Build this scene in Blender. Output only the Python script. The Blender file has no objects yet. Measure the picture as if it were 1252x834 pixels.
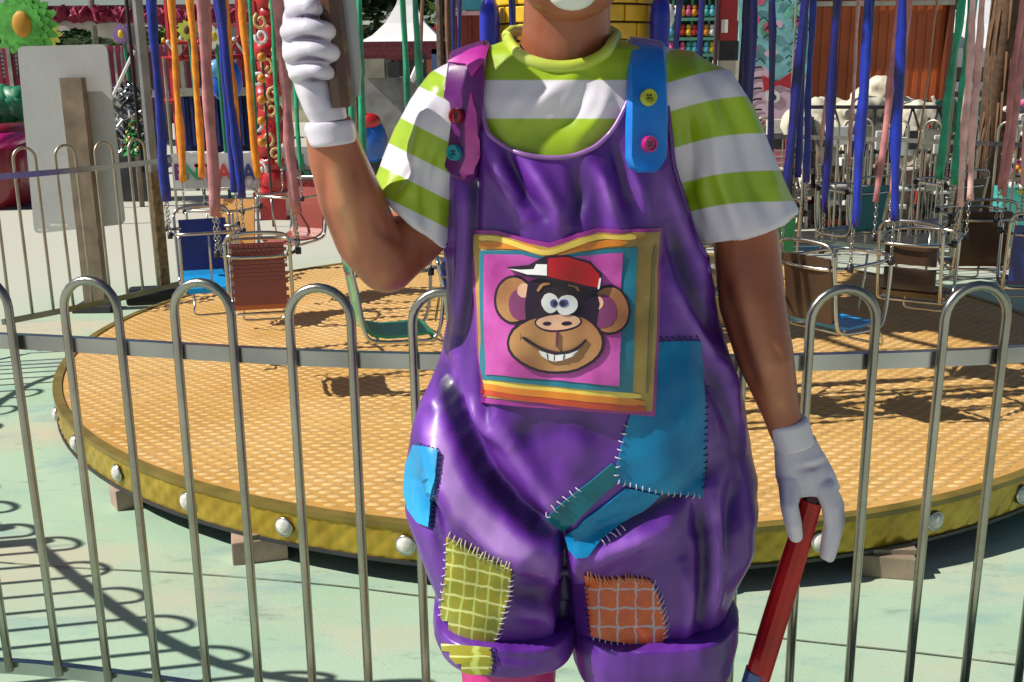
import bpy, bmesh, math, random
import numpy as np
from mathutils import Vector, Matrix, noise
from mathutils.bvhtree import BVHTree
from mathutils.geometry import delaunay_2d_cdt
random.seed(7)
S = bpy.context.scene
COL = S.collection
rad = math.radians
PI = math.pi

# ---------------------------------------------------------------- camera
F = 1300.0; CX, CY = 626.0, 417.0
CAMP = Vector((0, 0, 1.5)); PITCH = 14.6; ROLL = -0.6
cd = bpy.data.cameras.new("camera"); cam = bpy.data.objects.new("camera", cd); COL.objects.link(cam)
RM = Matrix.Rotation(rad(90 - PITCH), 3, 'X') @ Matrix.Rotation(rad(ROLL), 3, 'Z')
cam.matrix_world = Matrix.Translation(CAMP) @ RM.to_4x4()
cd.sensor_width = 36; cd.lens = F / 1252 * 36; cd.clip_end = 2000; cd.clip_start = 0.05
S.camera = cam

# ---------------------------------------------------------------- sky, sun, exposure
SUND = Vector((-1.0, -0.18, 1.0)).normalized()
w = bpy.data.worlds.new("World"); S.world = w; w.use_nodes = True
nt = w.node_tree; nt.nodes.clear()
sky = nt.nodes.new('ShaderNodeTexSky'); sky.sky_type = 'NISHITA'; sky.sun_disc = False
sky.sun_elevation = math.asin(SUND.z); sky.sun_rotation = math.atan2(SUND.x, SUND.y)
sky.air_density = 1.0; sky.dust_density = 0.6; sky.ozone_density = 1.5
bg = nt.nodes.new('ShaderNodeBackground'); bg.inputs[1].default_value = 0.05
wo = nt.nodes.new('ShaderNodeOutputWorld')
nt.links.new(sky.outputs[0], bg.inputs[0]); nt.links.new(bg.outputs[0], wo.inputs[0])
sl = bpy.data.lights.new("sun", 'SUN'); sl.energy = 5.0; sl.angle = rad(0.5); sl.color = (1, .95, .87)
so = bpy.data.objects.new("sun", sl); COL.objects.link(so)
so.rotation_euler = SUND.to_track_quat('Z', 'Y').to_euler()
S.view_settings.view_transform = 'Standard'; S.view_settings.look = 'None'
S.view_settings.exposure = 0.22; S.view_settings.gamma = 1.0

# ---------------------------------------------------------------- helpers
def ray(px, py):
    return RM @ Vector(((px - CX) / F, -(py - CY) / F, -1))
def P(px, py, Y):
    d = ray(px, py); return CAMP + d * ((Y - CAMP.y) / d.y)
def PZ(px, py, Z=0.0):
    d = ray(px, py); return CAMP + d * ((Z - CAMP.z) / d.z)
RMT = np.array(RM.transposed())
def project(V):
    q = (np.asarray(V) - np.array(CAMP)) @ RMT.T
    return CX + F * q[:, 0] / -q[:, 2], CY - F * q[:, 1] / -q[:, 2]

_m = {}
def mat(name, col, rough=.5, metal=0., var=.12, scale=6., bump=.0, bscale=60., coat=0., col2=None, spec=.5, dirt=0.):
    if name in _m: return _m[name]
    m = bpy.data.materials.new(name); m.use_nodes = True
    t = m.node_tree; b = t.nodes['Principled BSDF']
    b.inputs['Roughness'].default_value = rough; b.inputs['Metallic'].default_value = metal
    b.inputs['Coat Weight'].default_value = coat; b.inputs['Coat Roughness'].default_value = .12
    b.inputs['Specular IOR Level'].default_value = spec
    tc = t.nodes.new('ShaderNodeTexCoord'); n = t.nodes.new('ShaderNodeTexNoise')
    n.inputs['Scale'].default_value = scale; n.inputs['Detail'].default_value = 5
    t.links.new(tc.outputs['Object'], n.inputs[0])
    r = t.nodes.new('ShaderNodeValToRGB'); t.links.new(n.outputs[0], r.inputs[0])
    c2 = col2 or tuple(min(1, c * (1 + var)) for c in col)
    c1 = col if col2 else tuple(c * (1 - var) for c in col)
    r.color_ramp.elements[0].position = .32; r.color_ramp.elements[1].position = .68
    r.color_ramp.elements[0].color = (*c1, 1); r.color_ramp.elements[1].color = (*c2, 1)
    out = r.outputs[0]
    if dirt > 0:
        n2 = t.nodes.new('ShaderNodeTexNoise'); n2.inputs['Scale'].default_value = scale * 4; n2.inputs['Detail'].default_value = 8
        n2.inputs['Roughness'].default_value = .7
        t.links.new(tc.outputs['Object'], n2.inputs[0])
        r2 = t.nodes.new('ShaderNodeValToRGB'); t.links.new(n2.outputs[0], r2.inputs[0])
        r2.color_ramp.elements[0].position = .52; r2.color_ramp.elements[1].position = .75
        r2.color_ramp.elements[0].color = (0, 0, 0, 1); r2.color_ramp.elements[1].color = (dirt,) * 3 + (1,)
        mx = t.nodes.new('ShaderNodeMix'); mx.data_type = 'RGBA'
        t.links.new(r2.outputs[0], mx.inputs[0]); t.links.new(out, mx.inputs[6]); mx.inputs[7].default_value = (.12, .09, .06, 1)
        out = mx.outputs[2]
    t.links.new(out, b.inputs['Base Color'])
    if bump > 0:
        n3 = t.nodes.new('ShaderNodeTexNoise'); n3.inputs['Scale'].default_value = bscale; n3.inputs['Detail'].default_value = 4
        t.links.new(tc.outputs['Object'], n3.inputs[0])
        bp = t.nodes.new('ShaderNodeBump'); bp.inputs['Strength'].default_value = bump; bp.inputs['Distance'].default_value = .004
        t.links.new(n3.outputs[0], bp.inputs['Height']); t.links.new(bp.outputs[0], b.inputs['Normal'])
    _m[name] = m; return m

def tag(o, label=None, cat=None, group=None, kind=None):
    if label: o['label'] = label
    if cat: o['category'] = cat
    if group: o['group'] = group
    if kind: o['kind'] = kind
    return o

def wloc(o):
    v = Vector(o.location)
    while o.parent: o = o.parent; v += Vector(o.location)
    return v

def empty(name, loc=(0, 0, 0), label=None, cat=None, group=None, rz=0):
    o = bpy.data.objects.new(name, None); COL.objects.link(o); o.location = loc; o.rotation_euler = (0, 0, rz)
    o.empty_display_size = .1
    return tag(o, label, cat, group)

class MB:
    def __init__(s): s.v = []; s.f = []
    def add(s, vs, fs):
        n = len(s.v); s.v += [tuple(v) for v in vs]; s.f += [tuple(i + n for i in f) for f in fs]; return s
    def box(s, c, d, rz=0, M=None, bev=0):
        x, y, z = d[0] / 2, d[1] / 2, d[2] / 2
        if bev > 0:
            b = min(bev, x * .9, y * .9, z * .9); vs = []; 
            bm = bmesh.new(); bmesh.ops.create_cube(bm, size=1)
            for v in bm.verts: v.co = Vector((v.co.x * 2 * x, v.co.y * 2 * y, v.co.z * 2 * z))
            bmesh.ops.bevel(bm, geom=list(bm.edges), offset=b, segments=2, affect='EDGES', profile=.6)
            vs = [v.co.copy() for v in bm.verts]; bm.verts.index_update()
            fs = [tuple(v.index for v in f.verts) for f in bm.faces]; bm.free()
        else:
            vs = [Vector((i * x, j * y, k * z)) for i in (-1, 1) for j in (-1, 1) for k in (-1, 1)]
            fs = [(0, 1, 3, 2), (4, 6, 7, 5), (0, 4, 5, 1), (2, 3, 7, 6), (0, 2, 6, 4), (1, 5, 7, 3)]
        R = M if M is not None else Matrix.Rotation(rz, 3, 'Z')
        return s.add([R @ v + Vector(c) for v in vs], fs)
    def tube(s, pts, r, n=8, closed=False, flat=1.0, rnd=0, up=None):
        pts = [Vector(p) for p in pts]; m = len(pts)
        rs = r if isinstance(r, (list, tuple)) else [r] * m
        vs = []; fs = []; prev = None
        for i, p in enumerate(pts):
            a = pts[(i - 1) % m] if (i > 0 or closed) else p
            b = pts[(i + 1) % m] if (i < m - 1 or closed) else p
            t = (b - a).normalized()
            if prev is None:
                q = Vector(up) if up else (Vector((0, 0, 1)) if abs(t.z) < .9 else Vector((1, 0, 0)))
            else: q = prev
            u = (q - t * q.dot(t)).normalized(); v = t.cross(u); prev = u
            for k in range(n):
                an = 2 * PI * k / n
                rr = rs[i] * (1 + rnd * noise.noise(p * 23 + Vector((k * 3.1, 0, 0))))
                vs.append(p + (u * math.cos(an) + v * math.sin(an) * flat) * rr)
        M_ = m if closed else m - 1
        for i in range(M_):
            for k in range(n):
                j = (i + 1) % m
                fs.append((i * n + k, i * n + (k + 1) % n, j * n + (k + 1) % n, j * n + k))
        if not closed:
            fs.append(tuple(range(n - 1, -1, -1))); fs.append(tuple((m - 1) * n + k for k in range(n)))
        return s.add(vs, fs)
    def lathe(s, prof, c=(0, 0, 0), n=24, M=None, a0=0, a1=2 * PI):
        c = Vector(c); vs = []; fs = []; full = abs(a1 - a0 - 2 * PI) < 1e-6; N = n if full else n + 1
        for (r, z) in prof:
            for k in range(N):
                a = a0 + (a1 - a0) * k / n; v = Vector((r * math.cos(a), r * math.sin(a), z))
                vs.append((M @ v if M is not None else v) + c)
        for i in range(len(prof) - 1):
            for k in range(n):
                k2 = (k + 1) % N
                fs.append((i * N + k, i * N + k2, (i + 1) * N + k2, (i + 1) * N + k))
        return s.add(vs, fs)
    def ball(s, c, r, n=14, sc=(1, 1, 1), jit=0, M=None):
        m = n // 2 + 1; vs = []; fs = []; c = Vector(c)
        for i in range(m + 1):
            th = PI * i / m
            for k in range(n):
                ph = 2 * PI * k / n
                d = Vector((math.sin(th) * math.cos(ph), math.sin(th) * math.sin(ph), math.cos(th)))
                q = r * (1 + jit * noise.noise(d * 2.2 + c * 7))
                v = Vector((d.x * sc[0], d.y * sc[1], d.z * sc[2])) * q
                vs.append(c + (M @ v if M is not None else v))
        for i in range(m):
            for k in range(n):
                a, b = i * n + k, i * n + (k + 1) % n
                if i == 0: fs.append((a, a + n, b + n)) 
                elif i == m - 1: fs.append((a, a + n, b))
                else: fs.append((a, a + n, b + n, b))
        return s.add(vs, fs)
    def prism(s, poly, y0, y1, f=None):
        # poly of (x,z) extruded along y; f maps (x,y,z)->Vector
        f = f or (lambda x, y, z: Vector((x, y, z)))
        n = len(poly)
        vs = [f(x, y0, z) for x, z in poly] + [f(x, y1, z) for x, z in poly]
        fs = [tuple(range(n)), tuple(range(2 * n - 1, n - 1, -1))]
        fs += [(i, n + i, n + (i + 1) % n, (i + 1) % n) for i in range(n)]
        return s.add(vs, fs)
    def mesh(s, name, m, smooth=False, off=(0, 0, 0)):
        o = Vector(off); me = bpy.data.meshes.new(name)
        me.from_pydata([tuple(Vector(v) - o) for v in s.v], [], s.f)
        bm = bmesh.new(); bm.from_mesh(me); bmesh.ops.recalc_face_normals(bm, faces=bm.faces); bm.to_mesh(me); bm.free()
        me.materials.append(m)
        if smooth: me.shade_smooth() if smooth is True else me.shade_auto_smooth(angle=smooth) if hasattr(me, 'shade_auto_smooth') else me.shade_smooth()
        return me
    def build(s, name, m, parent=None, smooth=False, local=False, loc=None):
        off = Vector((0, 0, 0))
        if parent is not None and not local: off = wloc(parent)
        if loc is not None: off = Vector(loc)
        me = s.mesh(name, m, bool(smooth), off)
        if smooth and smooth != 'all':
            bm = bmesh.new(); bm.from_mesh(me)
            for e in bm.edges:
                if len(e.link_faces) == 2 and e.calc_face_angle(0) > rad(42): e.smooth = False
            bm.to_mesh(me); bm.free()
        o = bpy.data.objects.new(name, me); COL.objects.link(o)
        if parent is not None: o.parent = parent
        elif loc is not None: o.location = off
        return o
def place(name, me, parent=None, loc=(0, 0, 0), rot=(0, 0, 0)):
    o = bpy.data.objects.new(name, me); COL.objects.link(o); o.parent = parent; o.location = loc; o.rotation_euler = rot
    return o
def catmull(pts, k=8, closed=False):
    pts = [Vector(p) for p in pts]; out = []; n = len(pts)
    R = range(n if closed else n - 1)
    for i in R:
        if closed: a, b, c, d = pts[(i - 1) % n], pts[i], pts[(i + 1) % n], pts[(i + 2) % n]
        else: a, b, c, d = pts[max(i - 1, 0)], pts[i], pts[i + 1], pts[min(i + 2, n - 1)]
        for j in range(k):
            t = j / k
            out.append(.5 * (2 * b + (c - a) * t + (2 * a - 5 * b + 4 * c - d) * t * t + (-a + 3 * b - 3 * c + d) * t ** 3))
    if not closed: out.append(pts[-1])
    return out

# ---------------------------------------------------------------- shared materials
chrome = mat('polished_steel', (.50, .50, .46), .24, 1., .25, 5, .06, 90, dirt=.25)
fsteel = mat('weathered_steel', (.36, .36, .31), .28, 1., .22, 7, .08, 120, dirt=.4)
dullsteel = mat('dull_galvanised', (.40, .38, .31), .42, .85, .25, 5, .08, 80, dirt=.5)
black = mat('black_rubber', (.012, .012, .014), .6)
darkm = mat('dark_metal', (.04, .04, .045), .5, .3, .3)
white = mat('white_paint', (.75, .75, .72), .5, dirt=.35)
cream = mat('cream_canvas', (.62, .57, .45), .8, 0, .15, 5, .3, 25, dirt=.35)
wood = mat('grey_wood', (.26, .20, .14), .75, 0, .3, 9, .3, 50, dirt=.5)
wood2 = mat('pinkish_wood', (.40, .28, .22), .75, 0, .25, 12, .3, 60, dirt=.5)
maroon = mat('maroon_paint', (.22, .012, .045), .45, 0, .25)
redp = mat('red_paint', (.45, .012, .015), .35, 0, .2, 4, 0, 60, .3)
bluep = mat('blue_paint', (.012, .02, .42), .3, 0, .2, 4, 0, 60, .4)
greenp = mat('green_paint', (.02, .22, .10), .45, 0, .25)
tealp = mat('teal_paint', (.06, .40, .36), .5, 0, .2)
pinkp = mat('pink_paint', (.65, .10, .25), .5, 0, .2)
yellowp = mat('yellow_paint', (.75, .47, .02), .4, 0, .15, 6, 0, 60, .2)

# ================================================================ GROUND
def ground_material():
    m = bpy.data.materials.new('painted_concrete'); m.use_nodes = True
    t = m.node_tree; b = t.nodes['Principled BSDF']; b.inputs['Roughness'].default_value = .78
    tc = t.nodes.new('ShaderNodeTexCoord')
    def nz(sc, det, ro=.55, st=(1, 1, 1)):
        mp = t.nodes.new('ShaderNodeMapping'); mp.inputs['Scale'].default_value = st
        n = t.nodes.new('ShaderNodeTexNoise'); n.inputs['Scale'].default_value = sc; n.inputs['Detail'].default_value = det
        n.inputs['Roughness'].default_value = ro
        t.links.new(tc.outputs['Object'], mp.inputs[0]); t.links.new(mp.outputs[0], n.inputs[0]); return n
    def ramp(n, a, b_, ca, cb):
        r = t.nodes.new('ShaderNodeValToRGB'); t.links.new(n.outputs[0], r.inputs[0])
        r.color_ramp.elements[0].position = a; r.color_ramp.elements[1].position = b_
        r.color_ramp.elements[0].color = (*ca, 1); r.color_ramp.elements[1].color = (*cb, 1); return r
    def mix(f, a, b_):
        x = t.nodes.new('ShaderNodeMix'); x.data_type = 'RGBA'; t.links.new(f.outputs[0], x.inputs[0])
        for s, i in ((a, 6), (b_, 7)):
            if isinstance(s, tuple): x.inputs[i].default_value = (*s, 1)
            else: t.links.new(s, x.inputs[i])
        return x.outputs[2]
    base = ramp(nz(1.6, 4), .3, .7, (.32, .48, .33), (.42, .55, .41)).outputs[0]
    w1 = ramp(nz(.9, 6, .6, (.45, 1, 1)), .46, .60, (0, 0, 0), (.9, .9, .9))
    c = mix(w1, base, (.52, .46, .34))
    w2 = ramp(nz(3.5, 7, .65, (.5, 1.2, 1)), .52, .68, (0, 0, 0), (.75, .75, .75))
    c = mix(w2, c, (.22, .38, .36))
    w4 = ramp(nz(22, 6, .7), .60, .72, (0, 0, 0), (.4, .4, .4))
    c = mix(w4, c, (.55, .55, .47))
    w5 = ramp(nz(9, 9, .75, (.35, 1, 1)), .57, .66, (0, 0, 0), (.6, .6, .6))
    c = mix(w5, c, (.17, .27, .21))
    w6 = ramp(nz(140, 3, .6), .66, .70, (0, 0, 0), (.7, .7, .7))
    c = mix(w6, c, (.14, .15, .11))
    # worn grey-cream away from the ride, painted green only round it
    sx = t.nodes.new('ShaderNodeVectorMath'); sx.operation = 'DISTANCE'; sx.inputs[1].default_value = (.3, 4.6, 0)
    t.links.new(tc.outputs['Object'], sx.inputs[0])
    mr = t.nodes.new('ShaderNodeMapRange'); mr.inputs[1].default_value = 3.6; mr.inputs[2].default_value = 4.6
    t.links.new(sx.outputs['Value'], mr.inputs[0])
    c = mix(mr, c, (.50, .50, .42))
    t.links.new(c, b.inputs['Base Color'])
    n3 = nz(90, 5); bp = t.nodes.new('ShaderNodeBump'); bp.inputs['Strength'].default_value = .25; bp.inputs['Distance'].default_value = .004
    t.links.new(n3.outputs[0], bp.inputs['Height']); t.links.new(bp.outputs[0], b.inputs['Normal'])
    return m
gm = ground_material()
g = MB(); R = 600
# joints between the cast slabs are real gaps, 6 mm wide, over a dark bed
jA, jB = PZ(60, 693), PZ(1252, 815)
g.add([(-R, -R, 0), (R, -R, 0), (R, R, 0), (-R, R, 0)], [(0, 1, 2, 3)])
tag(g.build('ground', gm), kind='structure')
gd = MB()
pts = []
for px, py in ((-200, 672), (60, 693), (230, 702), (400, 716), (560, 735), (760, 755), (960, 782), (1110, 798), (1252, 815), (1400, 832)):
    p = PZ(px, py); pts.append(p)
pts = catmull(pts, 12)
for i in range(len(pts) - 1):
    a, b = pts[i], pts[i + 1]; wv = Vector((0, .0028 + .0016 * noise.noise(a * 9), 0))
    gd.add([a - wv + Vector((0, 0, .004)), b - wv + Vector((0, 0, .004)), b + wv + Vector((0, 0, .004)), a + wv + Vector((0, 0, .004))], [(0, 1, 2, 3)])
tag(gd.build('slab_joint', mat('joint_dirt', (.16, .17, .12), .9)), kind='structure')

# ================================================================ RING FENCE
def resample(pts, step):
    d = [0]
    for i in range(1, len(pts)): d.append(d[-1] + (pts[i] - pts[i - 1]).length)
    n = int(d[-1] / step); out = []
    j = 0
    for k in range(n + 1):
        s = k * step
        while j < len(d) - 2 and d[j + 1] < s: j += 1
        t = (s - d[j]) / max(1e-9, d[j + 1] - d[j]); out.append(pts[j].lerp(pts[j + 1], t))
    return out
def hoop_mesh(m, r, W=.124, top=1.1, bot=.175):
    mb = MB(); h = top - W / 2 - r; pts = [(-W / 2, 0, bot), (-W / 2, 0, .5), (-W / 2, 0, h)]
    for k in range(1, 12): 
        a = PI * k / 12; pts.append((-W / 2 * math.cos(a), 0, h + W / 2 * math.sin(a)))
    pts += [(W / 2, 0, h), (W / 2, 0, .5), (W / 2, 0, bot)]
    return mb.tube(pts, r, 10, up=(0, 1, 0)).mesh('hoop', m, True)
def fence(pts2, label, phase=0, r=.0092, m=fsteel, post_at=(), railh=.948, group=None, align=None):
    line = catmull([Vector((x, y, 0)) for x, y in pts2], 24)
    c = line[len(line) // 2]
    root = empty('hoop_top_fence', (c.x, c.y, 0), label, 'fence', group)
    step = .248; rs = resample(line, step / 4)
    if align is not None:      # start the bars so that one hoop stands where the photograph has it
        fine = resample(line, .004); px_, _y = project(np.array([tuple(p + Vector((0, 0, .95))) for p in fine])); i0 = int(np.argmin(np.abs(px_ - align)))
        rs = resample(fine[i0 % 62:], step / 4)
    hm = hoop_mesh(m, r)
    start = int(round(phase * 4)); 
    for i in range(start, len(rs) - 2, 4):
        p = rs[i]; q = rs[min(i + 1, len(rs) - 1)] - rs[max(i - 1, 0)]; a = math.atan2(q.y, q.x)
        place('hoop', hm, root, (p.x - c.x, p.y - c.y, random.uniform(-.004, .004)), (random.uniform(-.006, .006), random.uniform(-.008, .008), a))
    # rails run just outside (behind) the bars
    cen = Vector((.4, 5.4, 0))
    for zz, hh in ((railh, .031), (.172, .031)):
        mb = MB(); L = []
        for p in rs:
            n = (cen - p).normalized(); L.append(p + n * (r + .0102) + Vector((0, 0, zz)))
        vs = []; fs = []
        for i, p in enumerate(L):
            n = (cen - p); n.z = 0; n.normalize()
            for a, b in ((-.009, -hh / 2), (.009, -hh / 2), (.009, hh / 2), (-.009, hh / 2)): vs.append(p + n * a + Vector((0, 0, b)))
        for i in range(len(L) - 1):
            for k in range(4): fs.append((4 * i + k, 4 * i + (k + 1) % 4, 4 * i + 4 + (k + 1) % 4, 4 * i + 4 + k))
        fs += [(0, 1, 2, 3), tuple(4 * (len(L) - 1) + k for k in (3, 2, 1, 0))]
        mb.add(vs, fs).build('rail', mat('rail_steel', (.36, .38, .38), .24, 1., .25, 6, .05, 60, dirt=.25), root)
    for i in post_at:
        p = rs[min(i * 4, len(rs) - 1)]; n = (cen - p).normalized() * (r + .045)
        MB().box((p.x + n.x, p.y + n.y, .475), (.04, .04, .95), math.atan2(n.y, n.x), bev=.004).build('post', fsteel, root)
        MB().box((p.x + n.x, p.y + n.y, .004), (.12, .12, .008), math.atan2(n.y, n.x)).build('base_plate', fsteel, root)
    return root
FP = [(-2.62, 3.12), (-2.25, 2.72), (-1.88, 2.38), (-1.56, 2.21), (-1.077, 2.15), (-.456, 2.0), (-.134, 1.952), (.2, 1.925), (.544, 1.919), (.981, 1.961), (1.5, 2.09), (2.25, 2.45), (2.9, 3.0)]
fence(FP, 'shiny steel fence of hooped bars standing right behind the clown statue', phase=0, align=394, post_at=(0,))
fence([(-2.78, 5.62), (-2.42, 6.1), (-2.1, 6.68)], 'steel hooped fence at left crossing in front of the wooden signpost', r=.0085, m=dullsteel, post_at=())
fence([(-2.70, 3.12), (-3.15, 3.7), (-3.33, 4.3), (-3.3, 4.95), (-2.84, 5.56)], 'hooped steel fence on the far left between statue and signpost', r=.0105, post_at=(0,))
fence([(1.2, 8.35), (2.2, 8.1), (3.1, 7.4), (3.9, 6.6), (4.2, 5.6)], 'dull hooped fence at the back right behind the swing seats', r=.0085, m=dullsteel, post_at=(2, 9))

# ================================================================ CAROUSEL
CC = Vector((.30, 5.2, 0)); PR = 2.41; PT = .20
car = empty('swing_carousel', CC, 'round yellow swing carousel with studded gold rim and brick patterned centre column', 'carousel')
deckm = mat('deck_paint', (.54, .29, .065), .5, 0, .14, 2.2, .35, 120, col2=(.65, .39, .13), dirt=.55)
rawb = mat('deck_bump_paint', (.60, .36, .11), .34, 0, .12, 3, .2, 90, col2=(.76, .52, .24), dirt=.4)
golden = mat('gold_rim', (.34, .22, .018), .30, .45, .2, 9, .06, 45, col2=(.52, .36, .04), dirt=.5)
n = 120
MB().lathe([(.01, .185), (PR - .02, .185), (PR - .02, PT), (.01, PT)][::-1], CC, n).build('deck', deckm, car, 'x')
MB().lathe([(PR - .03, PT - .004), (PR - .03, PT + .006), (PR + .006, PT + .006), (PR + .006, PT - .012), (PR - .03, PT - .012)], CC, n).build('edge_trim', mat('olive_trim', (.22, .16, .03), .45, .2, .25, 9, dirt=.4), car, 'x')
# embossed rim: diamond quilting as real relief
mb = MB(); N = 1920; rows = 10; vs = []; fs = []
for j in range(rows + 1):
    z = .085 + (PT - .012 - .085) * j / rows
    for k in range(N):
        a = 2 * PI * k / N; u = a * PR / .034; v = j / rows * 3
        q = abs(math.sin(PI * (u + v) / 2)) * abs(math.sin(PI * (u - v) / 2))
        e = .0052 * min(1, q * 1.15) * (1 if 0 < j < rows else 0)
        vs.append((CC.x + (PR - .004 + e) * math.cos(a), CC.y + (PR - .004 + e) * math.sin(a), z))
for j in range(rows):
    for k in range(N): fs.append((j * N + k, j * N + (k + 1) % N, (j + 1) * N + (k + 1) % N, (j + 1) * N + k))
mb.add(vs, fs).build('rim', golden, car, 'all')
MB().lathe([(PR - .03, .186), (PR - .03, .075), (PR + .004, .075), (PR + .004, .086), (PR - .02, .086)], CC, n).build('rim_flange', darkm, car, 'x')
MB().lathe([(.01, .10), (PR - .12, .10), (PR - .12, .184), (.01, .184)], CC, 64).build('underframe', black, car)
# bumps of the deck plate
bv = []; bf = []; rng = random.Random(3)
dx, dy = .066, .033
ny = int(2 * PR / dy)
for j in range(ny):
    y = -PR + j * dy
    for i in range(int(2 * PR / dx) + 2):
        x = -PR + i * dx + (j % 2) * dx / 2
        rr = math.hypot(x, y)
        if rr > PR - .055 or rr < .5: continue
        an = .12 * math.sin(x * 1.3) + rng.uniform(-.06, .06); ax, ay = .0255, .0108
        if rng.random() < .01: continue
        b0 = len(bv); c0 = (CC.x + x, CC.y + y)
        for (s_, h_) in ((1, .0006), (.62, .0042)):
            for k in range(8):
                t = 2 * PI * k / 8; ex = ax * s_ * math.cos(t); ey = ay * s_ * math.sin(t)
                bv.append((c0[0] + ex * math.cos(an) - ey * math.sin(an), c0[1] + ex * math.sin(an) + ey * math.cos(an), PT + h_))
        bv.append((c0[0], c0[1], PT + .0052))
        for k in range(8):
            bf.append((b0 + k, b0 + (k + 1) % 8, b0 + 8 + (k + 1) % 8, b0 + 8 + k)); bf.append((b0 + 8 + k, b0 + 8 + (k + 1) % 8, b0 + 16))
mb = MB(); mb.v = bv; mb.f = bf
tag(mb.build('tread_bump', rawb, car, 'all'), kind='stuff')
# bulbs on the rim
lens = mat('frosted_bulb', (.60, .59, .55), .15, 0, .2, 60, 0, 60, .5)
a5 = PZ(500, 663, .135); ph = math.atan2(a5.y - CC.y, a5.x - CC.x)
bulb = MB().lathe([(.001, .017), (.010, .016), (.019, .0125), (.026, .007), (.028, .003), (.028, 0)], n=16, M=Matrix.Rotation(PI / 2, 3, 'Y')).mesh('bulb', lens, True)
bez = MB().lathe([(.028, .003), (.0295, .005), (.032, .004), (.033, 0)], n=16, M=Matrix.Rotation(PI / 2, 3, 'Y')).mesh('bezel', chrome, True)
for k in range(37):
    a = ph + 2 * PI * k / 37; v = Vector((math.cos(a), math.sin(a), 0)) * (PR + .004)
    b = place('bulb', bulb, car, (v.x, v.y, .138), (0, 0, a)); place('bezel', bez, b)
# centre column with raised yellow bricks
MB().lathe([(.39, .2), (.39, 3.3)], CC, 40).build('centre_column', mat('column_black', (.03, .02, .01), .6), car, 'x')
bricks = [MB().box((0, 0, 0), (.022, .134 - .004 * q, .068), bev=.006).mesh('brick', yellowp) for q in range(3)]
for j in range(15):
    z = 1.18 + j * .076
    for i in range(18):
        a = 2 * PI * (i + .5 * (j % 2)) / 18
        place('brick', bricks[(i + j) % 3], car, (.399 * math.cos(a), .399 * math.sin(a), z), (0, 0, a))
MB().lathe([(.42, .2), (.42, 1.13)], CC, 40).build('column_skirt', bluep, car, 'x')
for a in (-145, -38, 90):
    v = CC + Vector((math.cos(rad(a)), math.sin(rad(a)), 0)) * .47
    MB().lathe([(.045, .2), (.045, 1.70), (.041, 1.745), (.028, 1.775), (.003, 1.79)], (v.x, v.y, 0), 16).build('blue_post', bluep, car, 'x')
    MB().lathe([(.048, 1.28), (.052, 1.30), (.052, 1.315), (.048, 1.33)], (v.x, v.y, 0), 16).build('post_collar', white, car, 'x')
# overhead wheel the seats hang from (above the frame)
MB().lathe([(.34, 3.3), (.5, 3.32), (.5, 3.42), (.3, 3.6)], CC, 32).build('hub', redp, car, 'x')
mb = MB(); 
for rr in (1.2, 1.62, 1.95): mb.tube([(CC.x + rr * math.cos(2 * PI * k / 48), CC.y + rr * math.sin(2 * PI * k / 48), 3.2) for k in range(48)], .025, 6, closed=True)
for k in range(16):
    a = 2 * PI * k / 16; d = Vector((math.cos(a), math.sin(a), 0))
    mb.tube([CC + d * .4 + Vector((0, 0, 3.35)), CC + d * 2.0 + Vector((0, 0, 3.2))], .022, 6)
mb.build('wheel_frame', yellowp, car)
MB().lathe([(.05, 3.95), (.6, 3.75), (1.48, 3.42), (1.5, 3.30), (1.47, 3.30), (1.45, 3.40), (.6, 3.7), (.05, 3.9)], CC, 32).build('canopy', redp, car, 'x')

# wooden blocks under the rim
for (px, py, ang, lab, sz) in ((316, 673, .25, 'pale wooden block wedged under the rim left of the statue', (.17, .09, .075)),
                          (152, 610, .6, 'small dark wooden block under the rim at far left', (.09, .09, .075)),
                          (1085, 692, -.2, 'flat brown wooden block under the rim right of the red cane', (.16, .09, .07))):
    p = PZ(px, py, .03) + Vector((0, .02, 0)); p.z = sz[2] / 2
    e = empty('wooden_block', (p.x, p.y, 0), lab, 'block', 'wooden blocks under the carousel rim')
    MB().box(p, sz, ang, bev=.004).build('block', wood2 if px < 900 else wood, e)
    MB().box(p + Vector((.02, .01, sz[2] / 2 + .008)), (sz[0] * .8, sz[1] * .8, .014), ang + .15).build('shim', wood, e)

# ================================================================ SWING SEATS
sm = {k: mat('strap_' + k, c, .34, 0, .3, 14, .5, 45, .25) for k, c in dict(
    blue=(.006, .022, .30), navy=(.006, .007, .13), orange=(.85, .28, .012), pink=(.52, .20, .21), green=(.012, .28, .14),
    tan=(.50, .27, .14), brown=(.16, .09, .06), rose=(.85, .48, .46), emerald=(.01, .42, .24), grey=(.38, .36, .32)).items()}
seatm = {k: mat('seat_' + k, c, .4, 0, .12, 5, .15, 60, .3) for k, c in dict(
    blue=(.01, .035, .22), sky=(.01, .30, .68), red=(.30, .06, .045), orange=(.62, .33, .10), green=(.02, .34, .15), brown=(.05, .025, .012),
    olive=(.07, .06, .025), teal=(.02, .2, .22)).items()}
meshes = {}
def part(key, fn):
    if key not in meshes: meshes[key] = fn()
    return meshes[key]
def seat_pan(m):
    mb = MB(); pr = [(-.15, .47), (-.125, .445), (-.06, .43), (.04, .43), (.12, .437), (.15, .425), (.16, .40), (.152, .398), (.142, .418), (.12, .425), (.04, .418), (-.06, .418), (-.13, .432), (-.16, .46)]
    # profile in (y,z) extruded over x
    return mb.prism([(y, z) for y, z in pr], -.135, .135, lambda x, y, z: Vector((y, x, z))).mesh('seat_pan', m)
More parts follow.
